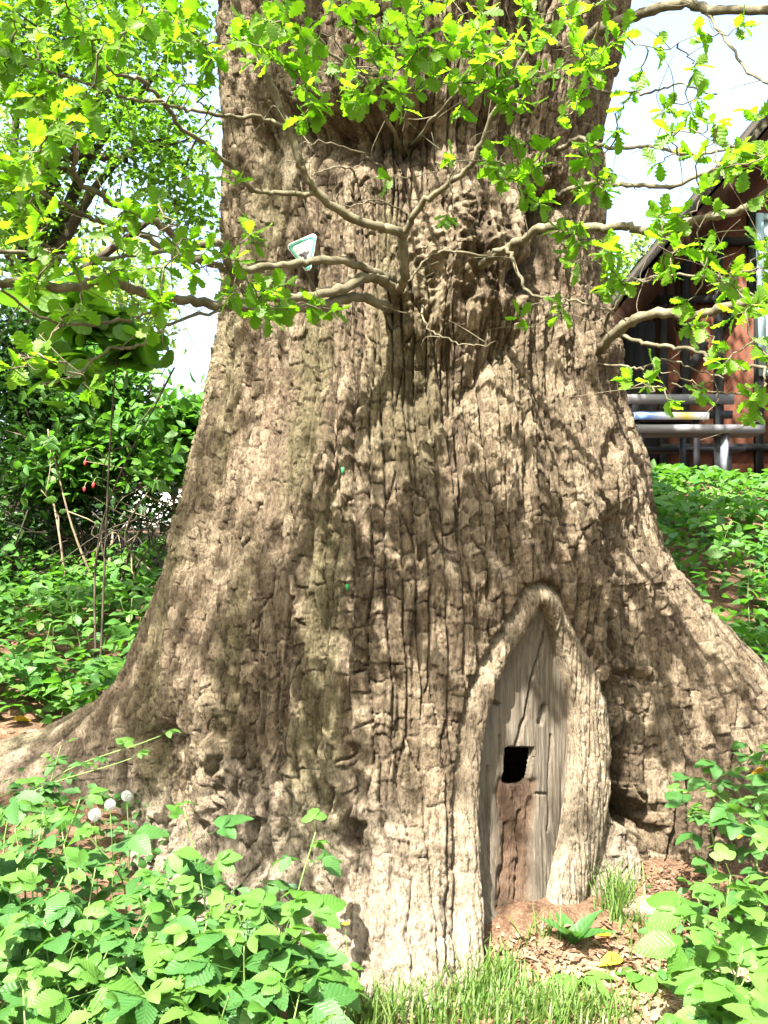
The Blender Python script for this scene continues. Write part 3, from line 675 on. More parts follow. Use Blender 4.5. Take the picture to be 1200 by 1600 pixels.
def grow_branches():
    # nodes already on wood
    BP, BI, BRr = [], [], []
    for k, (P, r0, r1) in enumerate(BR):
        BP.append(P); BI.append(np.full(len(P), k)); BRr.append(np.linspace(r0, r1, len(P)))
    pts = np.vstack(BP); own = np.concatenate(BI); rad = np.concatenate(BRr)
    keep = np.ones(len(pts), bool)
    ros = []
    for px, py, rp, n, D in CL:
        if px > 985: n = max(1, int(n * .55 + .5))
        elif px < 350: n = int(n * 1.3 + .5) if py < 330 else max(1, int(n * .7))
        elif py < 200 and px > 360: n = max(1, int(n * .8))
        for _ in range(n):
            a = random.uniform(0, 6.28); q = rp * math.sqrt(random.random())
            ros.append(at(px + q * math.cos(a), py + q * math.sin(a), D + random.gauss(0, 0.12)))
    ros = np.array(ros)
    todo = list(range(len(ros))); mbs = [MB() for _ in BR]
    for mb, (P, r0, r1) in zip(mbs, BR):
        rr = np.linspace(r0, r1, len(P)) * RNG.uniform(0.9, 1.12, len(P))
        J = P + RNG.normal(size=P.shape) * 0.004
        J[0] = P[0]
        mb.tube(J, rr, 7 if r0 > .008 else 5)
    best = np.full(len(ros), 1e9); bi = np.zeros(len(ros), int)
    for k, r_ in enumerate(ros):
        d = np.linalg.norm(pts - r_, axis=1); bi[k] = d.argmin(); best[k] = d[bi[k]]
    own = list(own); pts = list(pts)
    L_loc, L_dir, L_own = [], [], []
    while todo:
        k = todo[int(np.argmin(best[todo]))]; todo.remove(k)
        a, b = pts[bi[k]], ros[k]; o = own[bi[k]]
        L = np.linalg.norm(b - a)
        mid = (a + b) / 2 + RNG.normal(size=3) * 0.10 * L + np.array([0, 0, -0.04 * L])
        nseg = 3 if L < .15 else 5
        C = catmull(np.array([a, mid, b]), nseg)
        C[1:-1] += RNG.normal(size=(len(C) - 2, 3)) * 0.012 * min(1, L * 4)
        mbs[o].tube(C, np.linspace(0.0028 + 0.003 * min(L, .5), 0.0016, len(C)), 4)
        if L > 0.12:   # a bare side shoot
            e = C[len(C) // 2] + RNG.normal(size=3) * 0.09
            mbs[o].tube(catmull(np.array([C[len(C) // 2], (C[len(C) // 2] + e) / 2 + RNG.normal(size=3) * .015, e]), 3), np.linspace(.0018, .0009, 7), 3)
        n0 = len(pts)
        new = [C[len(C) // 3], C[2 * len(C) // 3], b]
        pts += new; own += [o] * 3
        td = np.array(todo, int)
        if len(td):
            for q, p in enumerate(new):
                d = np.linalg.norm(ros[td] - p, axis=1); m = d < best[td]
                best[td[m]] = d[m]; bi[td[m]] = n0 + q
        ax = (b - mid) / (np.linalg.norm(b - mid) + 1e-9)
        m = random.randint(5, 8)
        off = random.random() * 6.28
        ref = np.cross(ax, [0.2, 0.3, 0.9]); ref /= np.linalg.norm(ref); r2 = np.cross(ax, ref)
        for q in range(m):
            a_ = off + q * 2.4
            d = ax * random.uniform(0.2, 0.9) + (ref * math.cos(a_) + r2 * math.sin(a_)) * 0.9 + np.array([0, 0, random.uniform(-.35, .15)])
            L_loc.append(b - ax * random.uniform(0, 0.03)); L_dir.append(d); L_own.append(o)
    # bare fine twigs on the branches
    for mb, (P, r0, r1) in zip(mbs, BR):
        for _ in range(max(2, len(P) // 11)):
            p = P[random.randrange(2, len(P))]; L = random.uniform(.06, .26)
            d = rand_dirs(1, 0.15)[0]; q = p + d * L * .5 + RNG.normal(size=3) * .02; e = p + d * L + RNG.normal(size=3) * .05
            mb.tube(catmull(np.array([p, q, e]), 4), np.linspace(.0025, .001, 9), 3)
    bobs = [mb.build('branch', M['twig'], oak, BASE, True) for mb in mbs]
    return bobs, np.array(L_loc), np.array(L_dir), np.array(L_own)
BOBS, LL, LD, LO = grow_branches()
nL = len(LL)
LU = RNG.normal(size=(nL, 3)) * 0.45; LU[:, 2] += 1.0; LU[:, 1] -= 0.25
LR = rotm(LD, LU); LS = RNG.uniform(0.034, 0.073, nL)
lpx, lpy = proj(LL)
inframe = (lpx > 5) & (lpx < 1195) & (lpy > 5) & (lpy < 720)
score = np.where(inframe, LS / LL[:, 1], 0)
top = np.argsort(-score)[:298]
omesh = [tmesh('oak_leaf_blade', OAK, M['leaf_oak']), tmesh('oak_leaf_blade', OAK2, M['leaf_oak'])]
for k in top:
    o = obj('leaf', omesh[int(k) % 2], None, BOBS[LO[k]])
    Mx = Matrix(LR[k].tolist()).to_4x4()
    o.matrix_local = Matrix.Translation(Vector(LL[k] - BASE)) @ Mx @ Matrix.Scale(LS[k], 4)
rest = np.setdiff1d(np.arange(nL), top)
h_ = len(rest) // 2
for part_, tm in ((rest[::2], OAK), (rest[1::2], OAK2)):
    o = obj('leaves', scatter_mesh('leaves', tm, LL[part_], LR[part_], LS[part_], BASE), M['leaf_oak'], oak); o['kind'] = 'stuff'

# great limbs; unseen crown above the picture, its clumps placed to dapple the stem
def limb(P, r0, r1, parent=oak, mat=None):
    mb = MB(); C = catmull(np.array(P, float), 8); C[2:] += RNG.normal(size=C[2:].shape) * 0.03
    mb.tube(C, np.linspace(r0, r1, len(C)), 14); return mb.build('limb', mat or M['bark'], parent, BASE, True)
for P, a, b in [([(0.1, 5.0, 6.2), (-1.2, 3.9, 7.4), (-3.0, 2.6, 8.6), (-4.6, 1.2, 9.2)], .5, .16), ([(0.2, 5.0, 6.2), (1.4, 3.8, 7.5), (2.8, 2.4, 8.5), (3.8, .8, 9.1)], .45, .15),
                ([(0.2, 5.1, 6.4), (0.4, 3.6, 8.2), (-.2, 2.2, 9.6), (-.6, .6, 10.6)], .45, .14), ([(0.2, 5.2, 6.4), (1.0, 6.8, 8.5), (2.4, 8.6, 10.2)], .45, .15), ([(0.1, 5.2, 6.4), (-1.2, 6.8, 8.6), (-2.8, 8.4, 10)], .45, .15), ([(.16, 5.0, 6.3), (.3, 5.1, 8.5), (.2, 5.0, 11)], .6, .2)]:
    limb(P, a, b)
def shade_canopy():
    global RNG
    random.seed(21); RNG = np.random.default_rng(22)
    C = []
    tries = 0
    while len(C) < 430 and tries < 40000:
        tries += 1
        x, y, z = random.uniform(-7.5, 5.5), random.uniform(-7.5, 9.5), random.uniform(4.4, 8.5)  # unseen clumps, carried back behind the camera to cut the sky light
        if z < 1.45 + y * 0.62 + 0.45: continue
        # where this clump's shadow crosses the plane of the trunk face
        t = (y - 3.9) / SUN.y; sx, sz = x - SUN.x * t, z - SUN.z * t
        gx, gy = x - SUN.x * z / SUN.z, y - SUN.y * z / SUN.z      # where the shadow lands on the ground
        if y < 3.9 and gy > 1.7 and abs(gx) < 2.8 and sz < 0.5 + 0.2 * math.sin(sx * 3): continue  # gap kept in the leaves so sun reaches the foot
        if vn(np.array(x * 0.9), np.array(y * 0.9 + z * .5), 301) < 0.5: continue
        C.append((x, y, z))
    C = np.array(C)
    C2 = []
    while len(C2) < 400:      # unseen leaf clumps added over the bank to shade the house
        x, y = random.uniform(1.5, 7.0), random.uniform(7.5, 13.0); z = 1.45 + y * 0.62 + random.uniform(.5, 4.2)
        if vn(np.array(x * 0.8), np.array(y * 0.8), 303) > .3: C2.append((x, y, z))
    C3 = []
    while len(C3) < 120:      # more unseen clumps, added to darken the hedge on the left
        x, y = random.uniform(-8, -2.4), random.uniform(3.8, 9.5); z = 1.45 + y * 0.62 + random.uniform(.5, 3)
        if vn(np.array(x * 0.8), np.array(y * 0.8), 305) > .35: C3.append((x, y, z))
    C = np.vstack([C, np.array(C2), np.array(C3)])
    P = np.repeat(C, 56, axis=0)
    o = leaf_cloud('crown', OVLOW, P, 0.19, 0.125, M['leaf_oak'], oak, BASE); o['kind'] = 'stuff'  # unseen leaf mass, arranged for the shade it throws
shade_canopy()
# ------------------------------------------------------------------ sign and paint flecks on the trunk
def build_sign():
    m1, nt, out = new_mat('sign_white_enamel'); bsdf(nt, out, ramp(nt, noise(nt, coords(nt), 40, 4), [(0.3, (0.55, 0.54, 0.52)), (0.6, (0.8, 0.79, 0.78))]), 0.35, 0.4); white = m1
    m2, nt, out = new_mat('sign_green_enamel'); bsdf(nt, out, ramp(nt, noise(nt, coords(nt), 30, 4), [(0.3, (0.03, 0.19, 0.12)), (0.7, (0.06, 0.27, 0.19))]), 0.4, 0.4); green = m2
    m3, nt, out = new_mat('sign_grey_print'); bsdf(nt, out, (0.09, 0.085, 0.095), 0.6, 0.3); grey = m3
    c = surf(476, 400)
    # local frame: x right, y up on the plate, z towards the viewer
    yaw = math.atan2(c[0] - AX, AY - c[1])
    Rm = Matrix.Rotation(yaw * 0.7, 3, 'Z') @ Matrix(((1, 0, 0), (0, 0, -1), (0, 1, 0))) @ Matrix.Rotation(R(14), 3, 'Z')
    loc = Vector(at(477, 400, c[1] - 0.055))
    s = empty('monument_sign', loc, 'small downward-pointing triangular white sign with green border, nailed on oak trunk', 'sign')
    s.rotation_euler = Rm.to_euler(); s.scale = (0.98, 0.98, 0.98)
    def tri(w, h, rad, n=8):
        cor = [(-w / 2, h / 2), (w / 2, h / 2), (0, -h / 2)]; out_ = []
        cen = np.array([[-w / 2 + rad * 1.25, h / 2 - rad], [w / 2 - rad * 1.25, h / 2 - rad], [0, -h / 2 + rad * 1.7]])
        for k, (a0, a1) in enumerate(((200, 90), (90, -20), (-20, -160))):
            for a in np.linspace(R(a0), R(a1), n): out_.append(cen[k] + rad * np.array([math.cos(a), math.sin(a)]))
        return np.array(out_)
    def plate(name, O, z0, z1, mat):
        n = len(O); V = np.vstack([np.c_[O, np.full(n, z0)], np.c_[O, np.full(n, z1)]])
        k = np.arange(n); k2 = (k + 1) % n
        return obj(name, mk_mesh(name, V, [np.stack([k, k2, k2 + n, k + n], -1)[:, ::-1], (k + n)[None, ::-1], k[None]], smooth=False), mat, s)
    def ring(name, A, B, z0, z1, mat):
        n = len(A); V = np.vstack([np.c_[A, np.full(n, z0)], np.c_[A, np.full(n, z1)], np.c_[B, np.full(n, z1)], np.c_[B, np.full(n, z0)]])
        k = np.arange(n); k2 = (k + 1) % n
        Q = np.vstack([np.stack([k + a * n, k2 + a * n, k2 + b * n, k + b * n], -1) for a, b in ((0, 1), (1, 2), (2, 3))])
        return obj(name, mk_mesh(name, V, Q, smooth=False), mat, s)
    O = tri(.148, .160, .017)
    plate('plate', O, -0.002, 0.002, white)
    ring('border', O * 0.945, O * 0.70 + np.array([0, .006]), 0.0015, 0.0032, green)
    cu = bpy.data.curves.new('lettering', 'FONT'); cu.body = 'NATURDENKMAL'; cu.size = 0.0105; cu.align_x = 'CENTER'; cu.extrude = 0.0003
    to = bpy.data.objects.new('t', cu); COL.objects.link(to)
    bpy.context.view_layer.update()
    me = bpy.data.meshes.new_from_object(to); bpy.data.objects.remove(to)
    t = obj('lettering', me, grey, s, (0, 0.030, 0.0026))
    # spread-winged bird emblem
    half = [(0, .018), (.003, .020), (.005, .016), (.009, .014), (.020, .016), (.031, .010), (.024, .008), (.026, .003), (.019, .004), (.020, -.002), (.013, 0), (.009, -.004), (.007, -.014), (.010, -.024), (.003, -.020), (0, -.026)]
    pts = np.array(half + [(-x, y) for x, y in half[-2:0:-1]]) + np.array([0, .002])
    plate('bird_emblem', pts[::-1], 0.0018, 0.0028, grey)
    for x, y in ((-.06, .066), (.062, .066), (0, -.066)):
        mb = MB(); mb.tube([(x, y, -.05), (x, y, .003), (x, y, .005)], [.0018, .0018, .004], 8); mb.build('nail', grey, s)
build_sign()
mgr, nt, out = new_mat('green_paint'); bsdf(nt, out, ramp(nt, noise(nt, coords(nt), 60), [(0.3, (0.01, 0.12, 0.03)), (0.7, (0.02, 0.22, 0.06))]), 0.5)
for px, py in ((537, 732), (536, 914)):
    c = surf(px, py); mb = MB()
    a = np.arange(9) * 2 * np.pi / 9; rr = 0.010 * (1 + 0.3 * np.sin(a * 3)); V = np.c_[rr * np.cos(a) * .7, np.zeros(9), rr * np.sin(a) * 1.4]
    V = np.vstack([V, V * 0.8 + [0, -.004, 0]]); k = np.arange(9); k2 = (k + 1) % 9
    o = obj('paint_fleck', mk_mesh('paint_fleck', V, [np.stack([k, k2, k2 + 9, k + 9], -1), (k + 9)[None]], smooth=False), mgr, oak, Vector(c + [0, -.012, 0] - BASE))

# ------------------------------------------------------------------ timber-framed house and beer-garden furniture on the bank (right)
def build_house():
    Y0 = 14.0; zb = 2.45
    h = empty('timber_framed_house', (4.6, Y0, zb), 'dark timber-framed house with diagonal red brick infill and steep roof on the bank', 'house')
    base = np.array([4.6, Y0, zb])
    m, nt, out = new_mat('herringbone_brick')
    co = coords(nt, (1, 1, 1), (0, 0, 0))
    sep = N(nt, 'ShaderNodeSeparateXYZ'); nt.links.new(co, sep.inputs[0])
    cmb = N(nt, 'ShaderNodeCombineXYZ'); nt.links.new(sep.outputs[0], cmb.inputs[0]); nt.links.new(sep.outputs[2], cmb.inputs[1])
    mp = N(nt, 'ShaderNodeMapping'); mp.inputs['Rotation'].default_value = (0, 0, R(-50)); nt.links.new(cmb.outputs[0], mp.inputs[0])
    bt = N(nt, 'ShaderNodeTexBrick', i_Scale=1.0, i_Mortar_Size=0.010, i_Brick_Width=0.25, i_Row_Height=0.068)
    bt.inputs['Color1'].default_value = (0.075, 0.021, 0.011, 1); bt.inputs['Color2'].default_value = (0.125, 0.038, 0.019, 1); bt.inputs['Mortar'].default_value = (0.06, 0.04, 0.032, 1)
    nt.links.new(mp.outputs[0], bt.inputs[0])
    col = mixc(nt, mth(nt, 'MULTIPLY', noise(nt, co, 3, 4), 0.4), bt.outputs[0], (0.12, 0.05, 0.03))
    bsdf(nt, out, col, 0.9, 0.15, mth(nt, 'SUBTRACT', 1.0, bt.outputs[1]), 0.6, 0.01)
    brick = m
    timber = plain('black_timber', (0.006, 0.006, 0.006), (0.018, 0.018, 0.018), 9, 0.9, 0.1, (1, 1, 0.1))
    brown = plain('brown_boards', (0.012, 0.006, 0.004), (0.03, 0.014, 0.009), 9, 0.9, 0.1, (1, 1, 0.1))
    thatch = plain('mossy_shingle', (0.018, 0.015, 0.011), (0.055, 0.046, 0.032), 22, 0.95, 0.1, (1, 1, 1), 1.0, 0.04)
    pale = plain('pale_blue_paint', (0.16, 0.24, 0.27), (0.27, 0.36, 0.39), 6, 0.5, 0.4)
    glass, nt, out = new_mat('window_glass'); bsdf(nt, out, (0.30, 0.36, 0.40), 0.08, 0.8)
    W = lambda px, py, Y=Y0: at(px, py, Y)
    # gable wall polygon (extruded back)
    sl = (W(1200, 175)[2] - W(945, 495)[2]) / (W(1200, 175)[0] - W(945, 495)[0])
    xe, ze = W(945, 495)[0], W(945, 495)[2]
    xl = W(952, 600)[0]; xa = 8.2; za = ze + sl * (xa - xe); xr = 2 * xa - xl
    zl = ze + sl * (xl - xe) - 0.25
    O = [(xl, zb - .4), (xr, zb - .4), (xr, zl), (xa, za - .25), (xl, zl)]
    n = len(O); V = np.array([(x, Y0, z) for x, z in O] + [(x, Y0 + 9, z) for x, z in O]) - base
    k = np.arange(n); k2 = (k + 1) % n
    obj('wall', mk_mesh('wall', V, [np.stack([k, k2, k2 + n, k + n], -1)[:, ::-1], k[None], (k + n)[None, ::-1]], smooth=False), brick, h)
    # roof slabs with a deep verge
    th = 0.28
    for sg in (-1, 1):
        x0, z0 = (xe - .7, ze - .7 * sl) if sg < 0 else (2 * xa - xe + .7, ze - .7 * sl)
        nx, nz = -sl / math.hypot(1, sl), 1 / math.hypot(1, sl)
        nx *= -sg * -1
        A, Bp = (x0, z0), (xa, za)
        prof = [A, Bp, (Bp[0], Bp[1] - th * 1.5), (A[0] - nx * th, A[1] - nz * th)]
        y0, y1 = Y0 - 0.55, Y0 + 9.5
        V = np.array([(x, y0, z) for x, z in prof] + [(x, y1, z) for x, z in prof]) - base
        k = np.arange(4); k2 = (k + 1) % 4
        r_ = obj('roof', mk_mesh('roof', V, [np.stack([k, k2, k2 + 4, k + 4], -1), k[None, ::-1], (k + 4)[None]], smooth=False), thatch, h)
        # verge board under the edge
        if sg < 0:
            mb = MB(); mb.bar((x0, y0 + .03, z0 - .34), (xa, y0 + .03, za - .36), .05, .30)
            o = obj('verge_board', mb.mesh('verge_board', base), brown, r_)
    # boarded upper gable strip beneath the verge
    cnt = 0
    for i in range(9):
        x0 = xl + 0.02 + i * 0.155
        zt = ze + sl * (x0 - xe) - .32; zb_ = max(zb + .2, zt - 1.15) if i > 2 else zb + 1.0
        mb = MB(); mb.box((x0 + .07, Y0 - .03, (zt + zb_) / 2), (.145, .05, zt - zb_)); obj('board', mb.mesh('board', base), brown, h)
    # timber frame
    def beam(a, b, w=.11, y=-.045):
        A = W(*a); Bq = W(*b); A[1] = Bq[1] = Y0 + y
        mb = MB(); mb.bar(A, Bq, w, .10); obj('beam', mb.mesh('beam', base), timber, h)
    for a, b, w in [((1034, 470), (1034, 780), .10), ((1068, 400), (1068, 780), .10), ((1120, 380), (1120, 780), .13), ((1172, 330), (1172, 480), .11), ((1183, 470), (1183, 780), .11),
                    ((1240, 200), (1240, 780), .12)]: beam(a, b, w)
    beam((1015, 470), (1290, 470), .12, -.05); beam((1030, 700), (1290, 700), .12, -.05)
    beam((1100, 535), (1052, 620), .10, -.04); beam((1150, 478), (1122, 520), .10, -.04); beam((1090, 380), (1290, 380), .12, -.052)
    # dark doorway
    A = W(958, 505); Bq = W(1032, 780); A[2] = W(958, 505)[2]
    mb = MB(); mb.box(((A[0] + Bq[0]) / 2, Y0 - .035, (A[2] + zb) / 2), (Bq[0] - A[0] - .12, .07, A[2] - zb)); door = obj('door', mb.mesh('door', base), timber, h)
    mb = MB(); mb.box((Bq[0] - .2, Y0 - .085, zb + 1.0), (.03, .05, .12)); obj('handle', mb.mesh('handle', base), pale, door)
    # pale blue window
    A = W(1176, 338); Bq = W(1262, 590); cx_, cz_ = (A[0] + Bq[0]) / 2, (A[2] + Bq[2]) / 2; w_, h_w = Bq[0] - A[0], A[2] - Bq[2]
    mb = MB()
    mb.box((cx_, Y0 - .075, cz_), (w_ - .02, .02, h_w - .02)); win = obj('window', mb.mesh('window', base), glass, h)
    mb = MB()
    for x in (A[0] + .05, cx_, Bq[0] - .05): mb.box((x, Y0 - .11, cz_), (.10, .06, h_w))
    for z in (A[2] - .05, cz_ + .3, Bq[2] + .05): mb.box((cx_, Y0 - .107, z), (w_ - .01, .05, .09))
    obj('frame', mb.mesh('frame', base), pale, win)
build_house()
def furniture():
    grey = plain('weathered_plank', (0.06, 0.06, 0.064), (0.13, 0.13, 0.135), 6, 0.6, 0.4, (0.15, 1, 1))
    steel = plain('grey_steel_tube', (0.08, 0.09, 0.11), (0.16, 0.18, 0.21), 10, 0.4, 0.6)
    black = plain('black_steel_frame', (0.008, 0.008, 0.01), (0.02, 0.02, 0.024), 10, 0.6, 0.4)
    m, nt, out = new_mat('glossy_table_edge')
    sep = N(nt, 'ShaderNodeSeparateXYZ'); nt.links.new(coords(nt), sep.inputs[0])
    c = ramp(nt, mth(nt, 'MULTIPLY', sep.outputs[0], 1.0), [(0.0, (0.25, 0.35, 0.6)), (0.25, (0.10, 0.2, 0.55)), (0.52, (0.55, 0.55, 0.6)), (0.72, (0.7, 0.55, 0.1)), (0.9, (0.8, 0.8, 0.78))])
    bsdf(nt, out, c, 0.2, 0.6); edge = m
    # front bench
    Y = 10.9; A = at(978, 671, Y); B = at(1192, 672, Y); z = A[2]; zg = float(G(B[0], Y))
    b = empty('garden_bench', ((A[0] + B[0]) / 2, Y, zg), 'grey plank garden bench without backrest above the green bank', 'bench'); base = np.array(b.location)
    for j, yy in enumerate((0, .15, .30)):
        mb = MB(); mb.box(((A[0] + B[0]) / 2, Y + yy, z), (B[0] - A[0], .135, .09)); obj('seat_plank', mb.mesh('seat_plank', base), grey, b)
    for x in (at(1000, 671, Y)[0], at(1134, 671, Y)[0]):
        for yy in (.02, .28):
            g0 = float(G(x, Y + yy)) - .02
            mb = MB(); mb.bar((x - .04 * (yy < .1), Y + yy - .03, g0), (x, Y + yy, z - .04), .075, .05); obj('leg', mb.mesh('leg', base), steel, b)
        mb = MB(); mb.bar((x, Y + .02, z - .2), (x, Y + .28, z - .2), .03, .03); obj('brace', mb.mesh('brace', base), steel, b)
    # table behind it
    Y = 11.55; A = at(976, 650, Y); B = at(1106, 651, Y); z = A[2]; zg = float(G(B[0], Y + .3))
    t = empty('garden_table', ((A[0] + B[0]) / 2, Y + .3, zg), 'garden table with shiny coloured edge between the grey benches', 'table'); base = np.array(t.location)
    for j in range(4):
        mb = MB(); mb.box(((A[0] + B[0]) / 2, Y + .085 + j * .17, z + .012), (B[0] - A[0], .16, .045)); obj('table_plank', mb.mesh('table_plank', base), grey, t)
    mb = MB(); mb.box(((A[0] + B[0]) / 2, Y - .008, z), (B[0] - A[0] + .02, .018, .085)); o = mb.mesh('edge_strip', np.array([A[0], base[1], base[2]])); o = obj('edge_strip', o, edge, t, (A[0] - base[0], 0, 0)); o['label'] = 'shiny blue and yellow table edge'
    for x in (A[0] + .15, B[0] - .12):
        for yy in (.06, .6):
            mb = MB(); mb.bar((x, Y + yy, float(G(x, Y + yy)) - .03), (x, Y + yy, z - .01), .07, .05); obj('leg', mb.mesh('leg', base), black, t)
    mb = MB(); mb.box(((A[0] + B[0]) / 2, Y + .3, z - .1), (B[0] - A[0] - .2, .06, .14)); obj('apron', mb.mesh('apron', base), black, t)
    # backed bench behind the table
    Y = 12.7; A = at(960, 624, Y); B = at(1146, 624, Y); z = A[2]; zg = float(G(B[0], Y))
    s = empty('backed_bench', ((A[0] + B[0]) / 2, Y, zg), 'bench with wide grey back plank standing before the brick wall', 'bench'); base = np.array(s.location)
    mb = MB(); mb.box(((A[0] + B[0]) / 2, Y, z), (B[0] - A[0], .05, .125)); obj('back_plank', mb.mesh('back_plank', base), grey, s)
    mb = MB(); mb.box(((A[0] + B[0]) / 2, Y + .05, z - .19), (B[0] - A[0], .04, .10)); obj('back_plank', mb.mesh('back_plank', base), black, s)
    mb = MB(); mb.box(((A[0] + B[0]) / 2, Y - .22, zg + .43), (B[0] - A[0], .38, .05)); obj('seat', mb.mesh('seat', base), black, s)
    for x in (A[0] + .2, B[0] - .2):
        mb = MB(); mb.bar((x, Y + .05, float(G(x, Y)) - .03), (x, Y + .03, z + .04), .06, .05); obj('leg', mb.mesh('leg', base), black, s)
        mb = MB(); mb.bar((x, Y - .36, float(G(x, Y - .36)) - .03), (x, Y - .36, zg + .43), .06, .05); obj('leg', mb.mesh('leg', base), black, s)
        mb = MB(); mb.bar((x, Y - .40, zg + .39), (x, Y + .05, zg + .39), .05, .05); obj('rail', mb.mesh('rail', base), black, s)
furniture()

# ------------------------------------------------------------------ far house glimpsed through the hedge
def far_house():
    Y0 = 26; A = at(190, 665, Y0); B = at(330, 800, Y0); base = np.array([(A[0] + B[0]) / 2, Y0, 2.2])
    h = empty('white_house', base, 'far white house with red tiled roof glimpsed through the left hedge', 'house')
    wm = plain('white_render', (0.62, 0.6, 0.58), (0.8, 0.79, 0.77), 3, 0.9); rf = plain('red_roof_tile', (0.22, 0.07, 0.045), (0.36, 0.13, 0.085), 12, 0.85); dk = plain('dark_pane', (0.02, 0.02, 0.03), (0.05, 0.05, 0.06), 4, 0.2)
    w, d = B[0] - A[0], 6.0; zt = A[2] - .3; cxh = base[0]
    mb = MB(); mb.box((cxh, Y0 + d / 2, (1.8 + zt) / 2), (w, d, zt - 1.8)); obj('wall', mb.mesh('wall', base), wm, h)
    V = np.array([(A[0] - .3, Y0 - .3, zt), (B[0] + .3, Y0 - .3, zt), (B[0] + .3, Y0 + d + .3, zt), (A[0] - .3, Y0 + d + .3, zt), (A[0] - .3, Y0 + d / 2, zt + 1.4), (B[0] + .3, Y0 + d / 2, zt + 1.4)]) - base
    obj('roof', mk_mesh('roof', V, [np.array([[0, 1, 5, 4], [2, 3, 4, 5], [0, 3, 2, 1]]), np.array([[0, 4, 3], [1, 2, 5]])], smooth=False), rf, h)
    for x in (.25, .7):
        mb = MB(); mb.box((A[0] + w * x, Y0 - .02, zt - .9), (.8, .06, .9)); obj('window', mb.mesh('window', base), dk, h)
far_house()

# ------------------------------------------------------------------ trees and shrubs behind
def blob_pts(blobs, n, shell=0.55):
    """points spread through lumpy ellipsoids: (centre, radii)"""
    vol = np.array([b[1][0] * b[1][1] * b[1][2] for b in blobs]) ** 0.75; vol /= vol.sum(); out_ = []
    for (c, r_), w in zip(blobs, vol):
        m = max(8, int(n * w)); d = rand_dirs(m); q = (shell + (1 - shell) * RNG.random(m)) * (1 + 0.28 * RNG.normal(size=m) * .5)
        # clumps
        cl = rand_dirs(max(6, m // 40)); idx = RNG.integers(0, len(cl), m)
        d = d * 0.42 + cl[idx] * 0.75
        out_.append(np.array(c) + d * q[:, None] * np.array(r_))
    return np.vstack(out_)
def back_tree(name, label, cat, foot, trunk_top, rad, blobs, n, size, mat, tmpl, group=None, branches=(), bmat='dark_twig', spread=.06):
    base = np.array([foot[0], foot[1], float(G(foot[0], foot[1]))])
    t = empty(name, base, label, cat, group)
    mb = MB(); C = catmull(np.array([base - [0, 0, .1], (base + trunk_top) / 2 + RNG.normal(size=3) * .12, trunk_top]), 8)
    mb.tube(C, np.linspace(rad, rad * .45, len(C)), 9); mb.build('trunk', M[bmat], t, base, True)
    for b in blobs:
        P = np.array([C[-4], (C[-4] + np.array(b[0])) / 2 + RNG.normal(size=3) * .15, b[0]]); mb = MB(); mb.tube(catmull(P, 6), np.linspace(rad * .45, rad * .12, 13), 6); mb.build('limb', M[bmat], t, base, True)
    for P in branches:
        mb = MB(); C2 = catmull(np.array(P), 6); C2[1:-1] += RNG.normal(size=C2[1:-1].shape) * .03; mb.tube(C2, np.linspace(.05, .015, len(C2)), 6)
        for _ in range(7):
            p = C2[random.randrange(3, len(C2))]; e = p + RNG.normal(size=3) * .35; mb.tube(catmull(np.array([p, (p + e) / 2 + RNG.normal(size=3) * .06, e]), 4), np.linspace(.016, .004, 9), 4)
        mb.build('limb', M[bmat], t, base, True)
    P = blob_pts(blobs, n)
    o = leaf_cloud('crown', tmpl, P, spread, size, M[mat], t, base); o['kind'] = 'stuff'
    return t
def blb(px, py, Y, rx, ry=None, rz=None):
    return (at(px, py, Y), (rx, ry or rx, rz or rx))
back_tree('hawthorn_tree', 'dark-limbed tree with small leaves standing behind the oak, beyond the hedge', 'tree', (-3.6, 10.5), at(60, 420, 10.3), .17,
          [blb(230, 210, 10, .85, .9, .7), (at(120, 130, 10), (.9, .9, .8)), (at(280, 310, 9.8), (.55, .6, .5)), (at(60, 300, 10.2), (.8, .9, .8)), (at(180, 20, 10.4), (1.0, .9, .7)), (at(40, 30, 10.4), (1.0, .9, .8)), (at(290, 60, 10.3), (.5, .6, .5))],
          11500, .085, 'leaf_mid', OVLOW, branches=[[at(60, 330, 10.1), at(110, 250, 10), at(180, 245, 9.9), at(240, 225, 9.8), at(290, 260, 9.7)], [at(70, 340, 10.1), at(90, 180, 10), at(85, 60, 10)], [at(110, 250, 10), at(150, 190, 10), at(140, 100, 10)]])
back_tree('pale_tree', 'pale yellow-green tree far behind the left hedge', 'tree', (-7.2, 19), at(60, 420, 19), .22,
          [blb(40, 330, 19, 1.8), (at(170, 420, 19), (1.5, 1.4, 1.2)), (at(-60, 200, 19), (1.8, 1.6, 1.8)), (at(230, 480, 19.5), (1.2, 1, .8))], 5200, .16, 'leaf_pale', OVLOW)
back_tree('birch_tree', 'pale tree far off between the oak and the brick house', 'tree', (5.4, 24), at(985, 470, 24), .16,
          [blb(985, 430, 24, .9, .9, .9), (at(1000, 500, 24), (1.0, .9, 1.0)), (at(1005, 390, 24), (.5, .5, .5))], 1500, .16, 'leaf_pale', OVLOW)
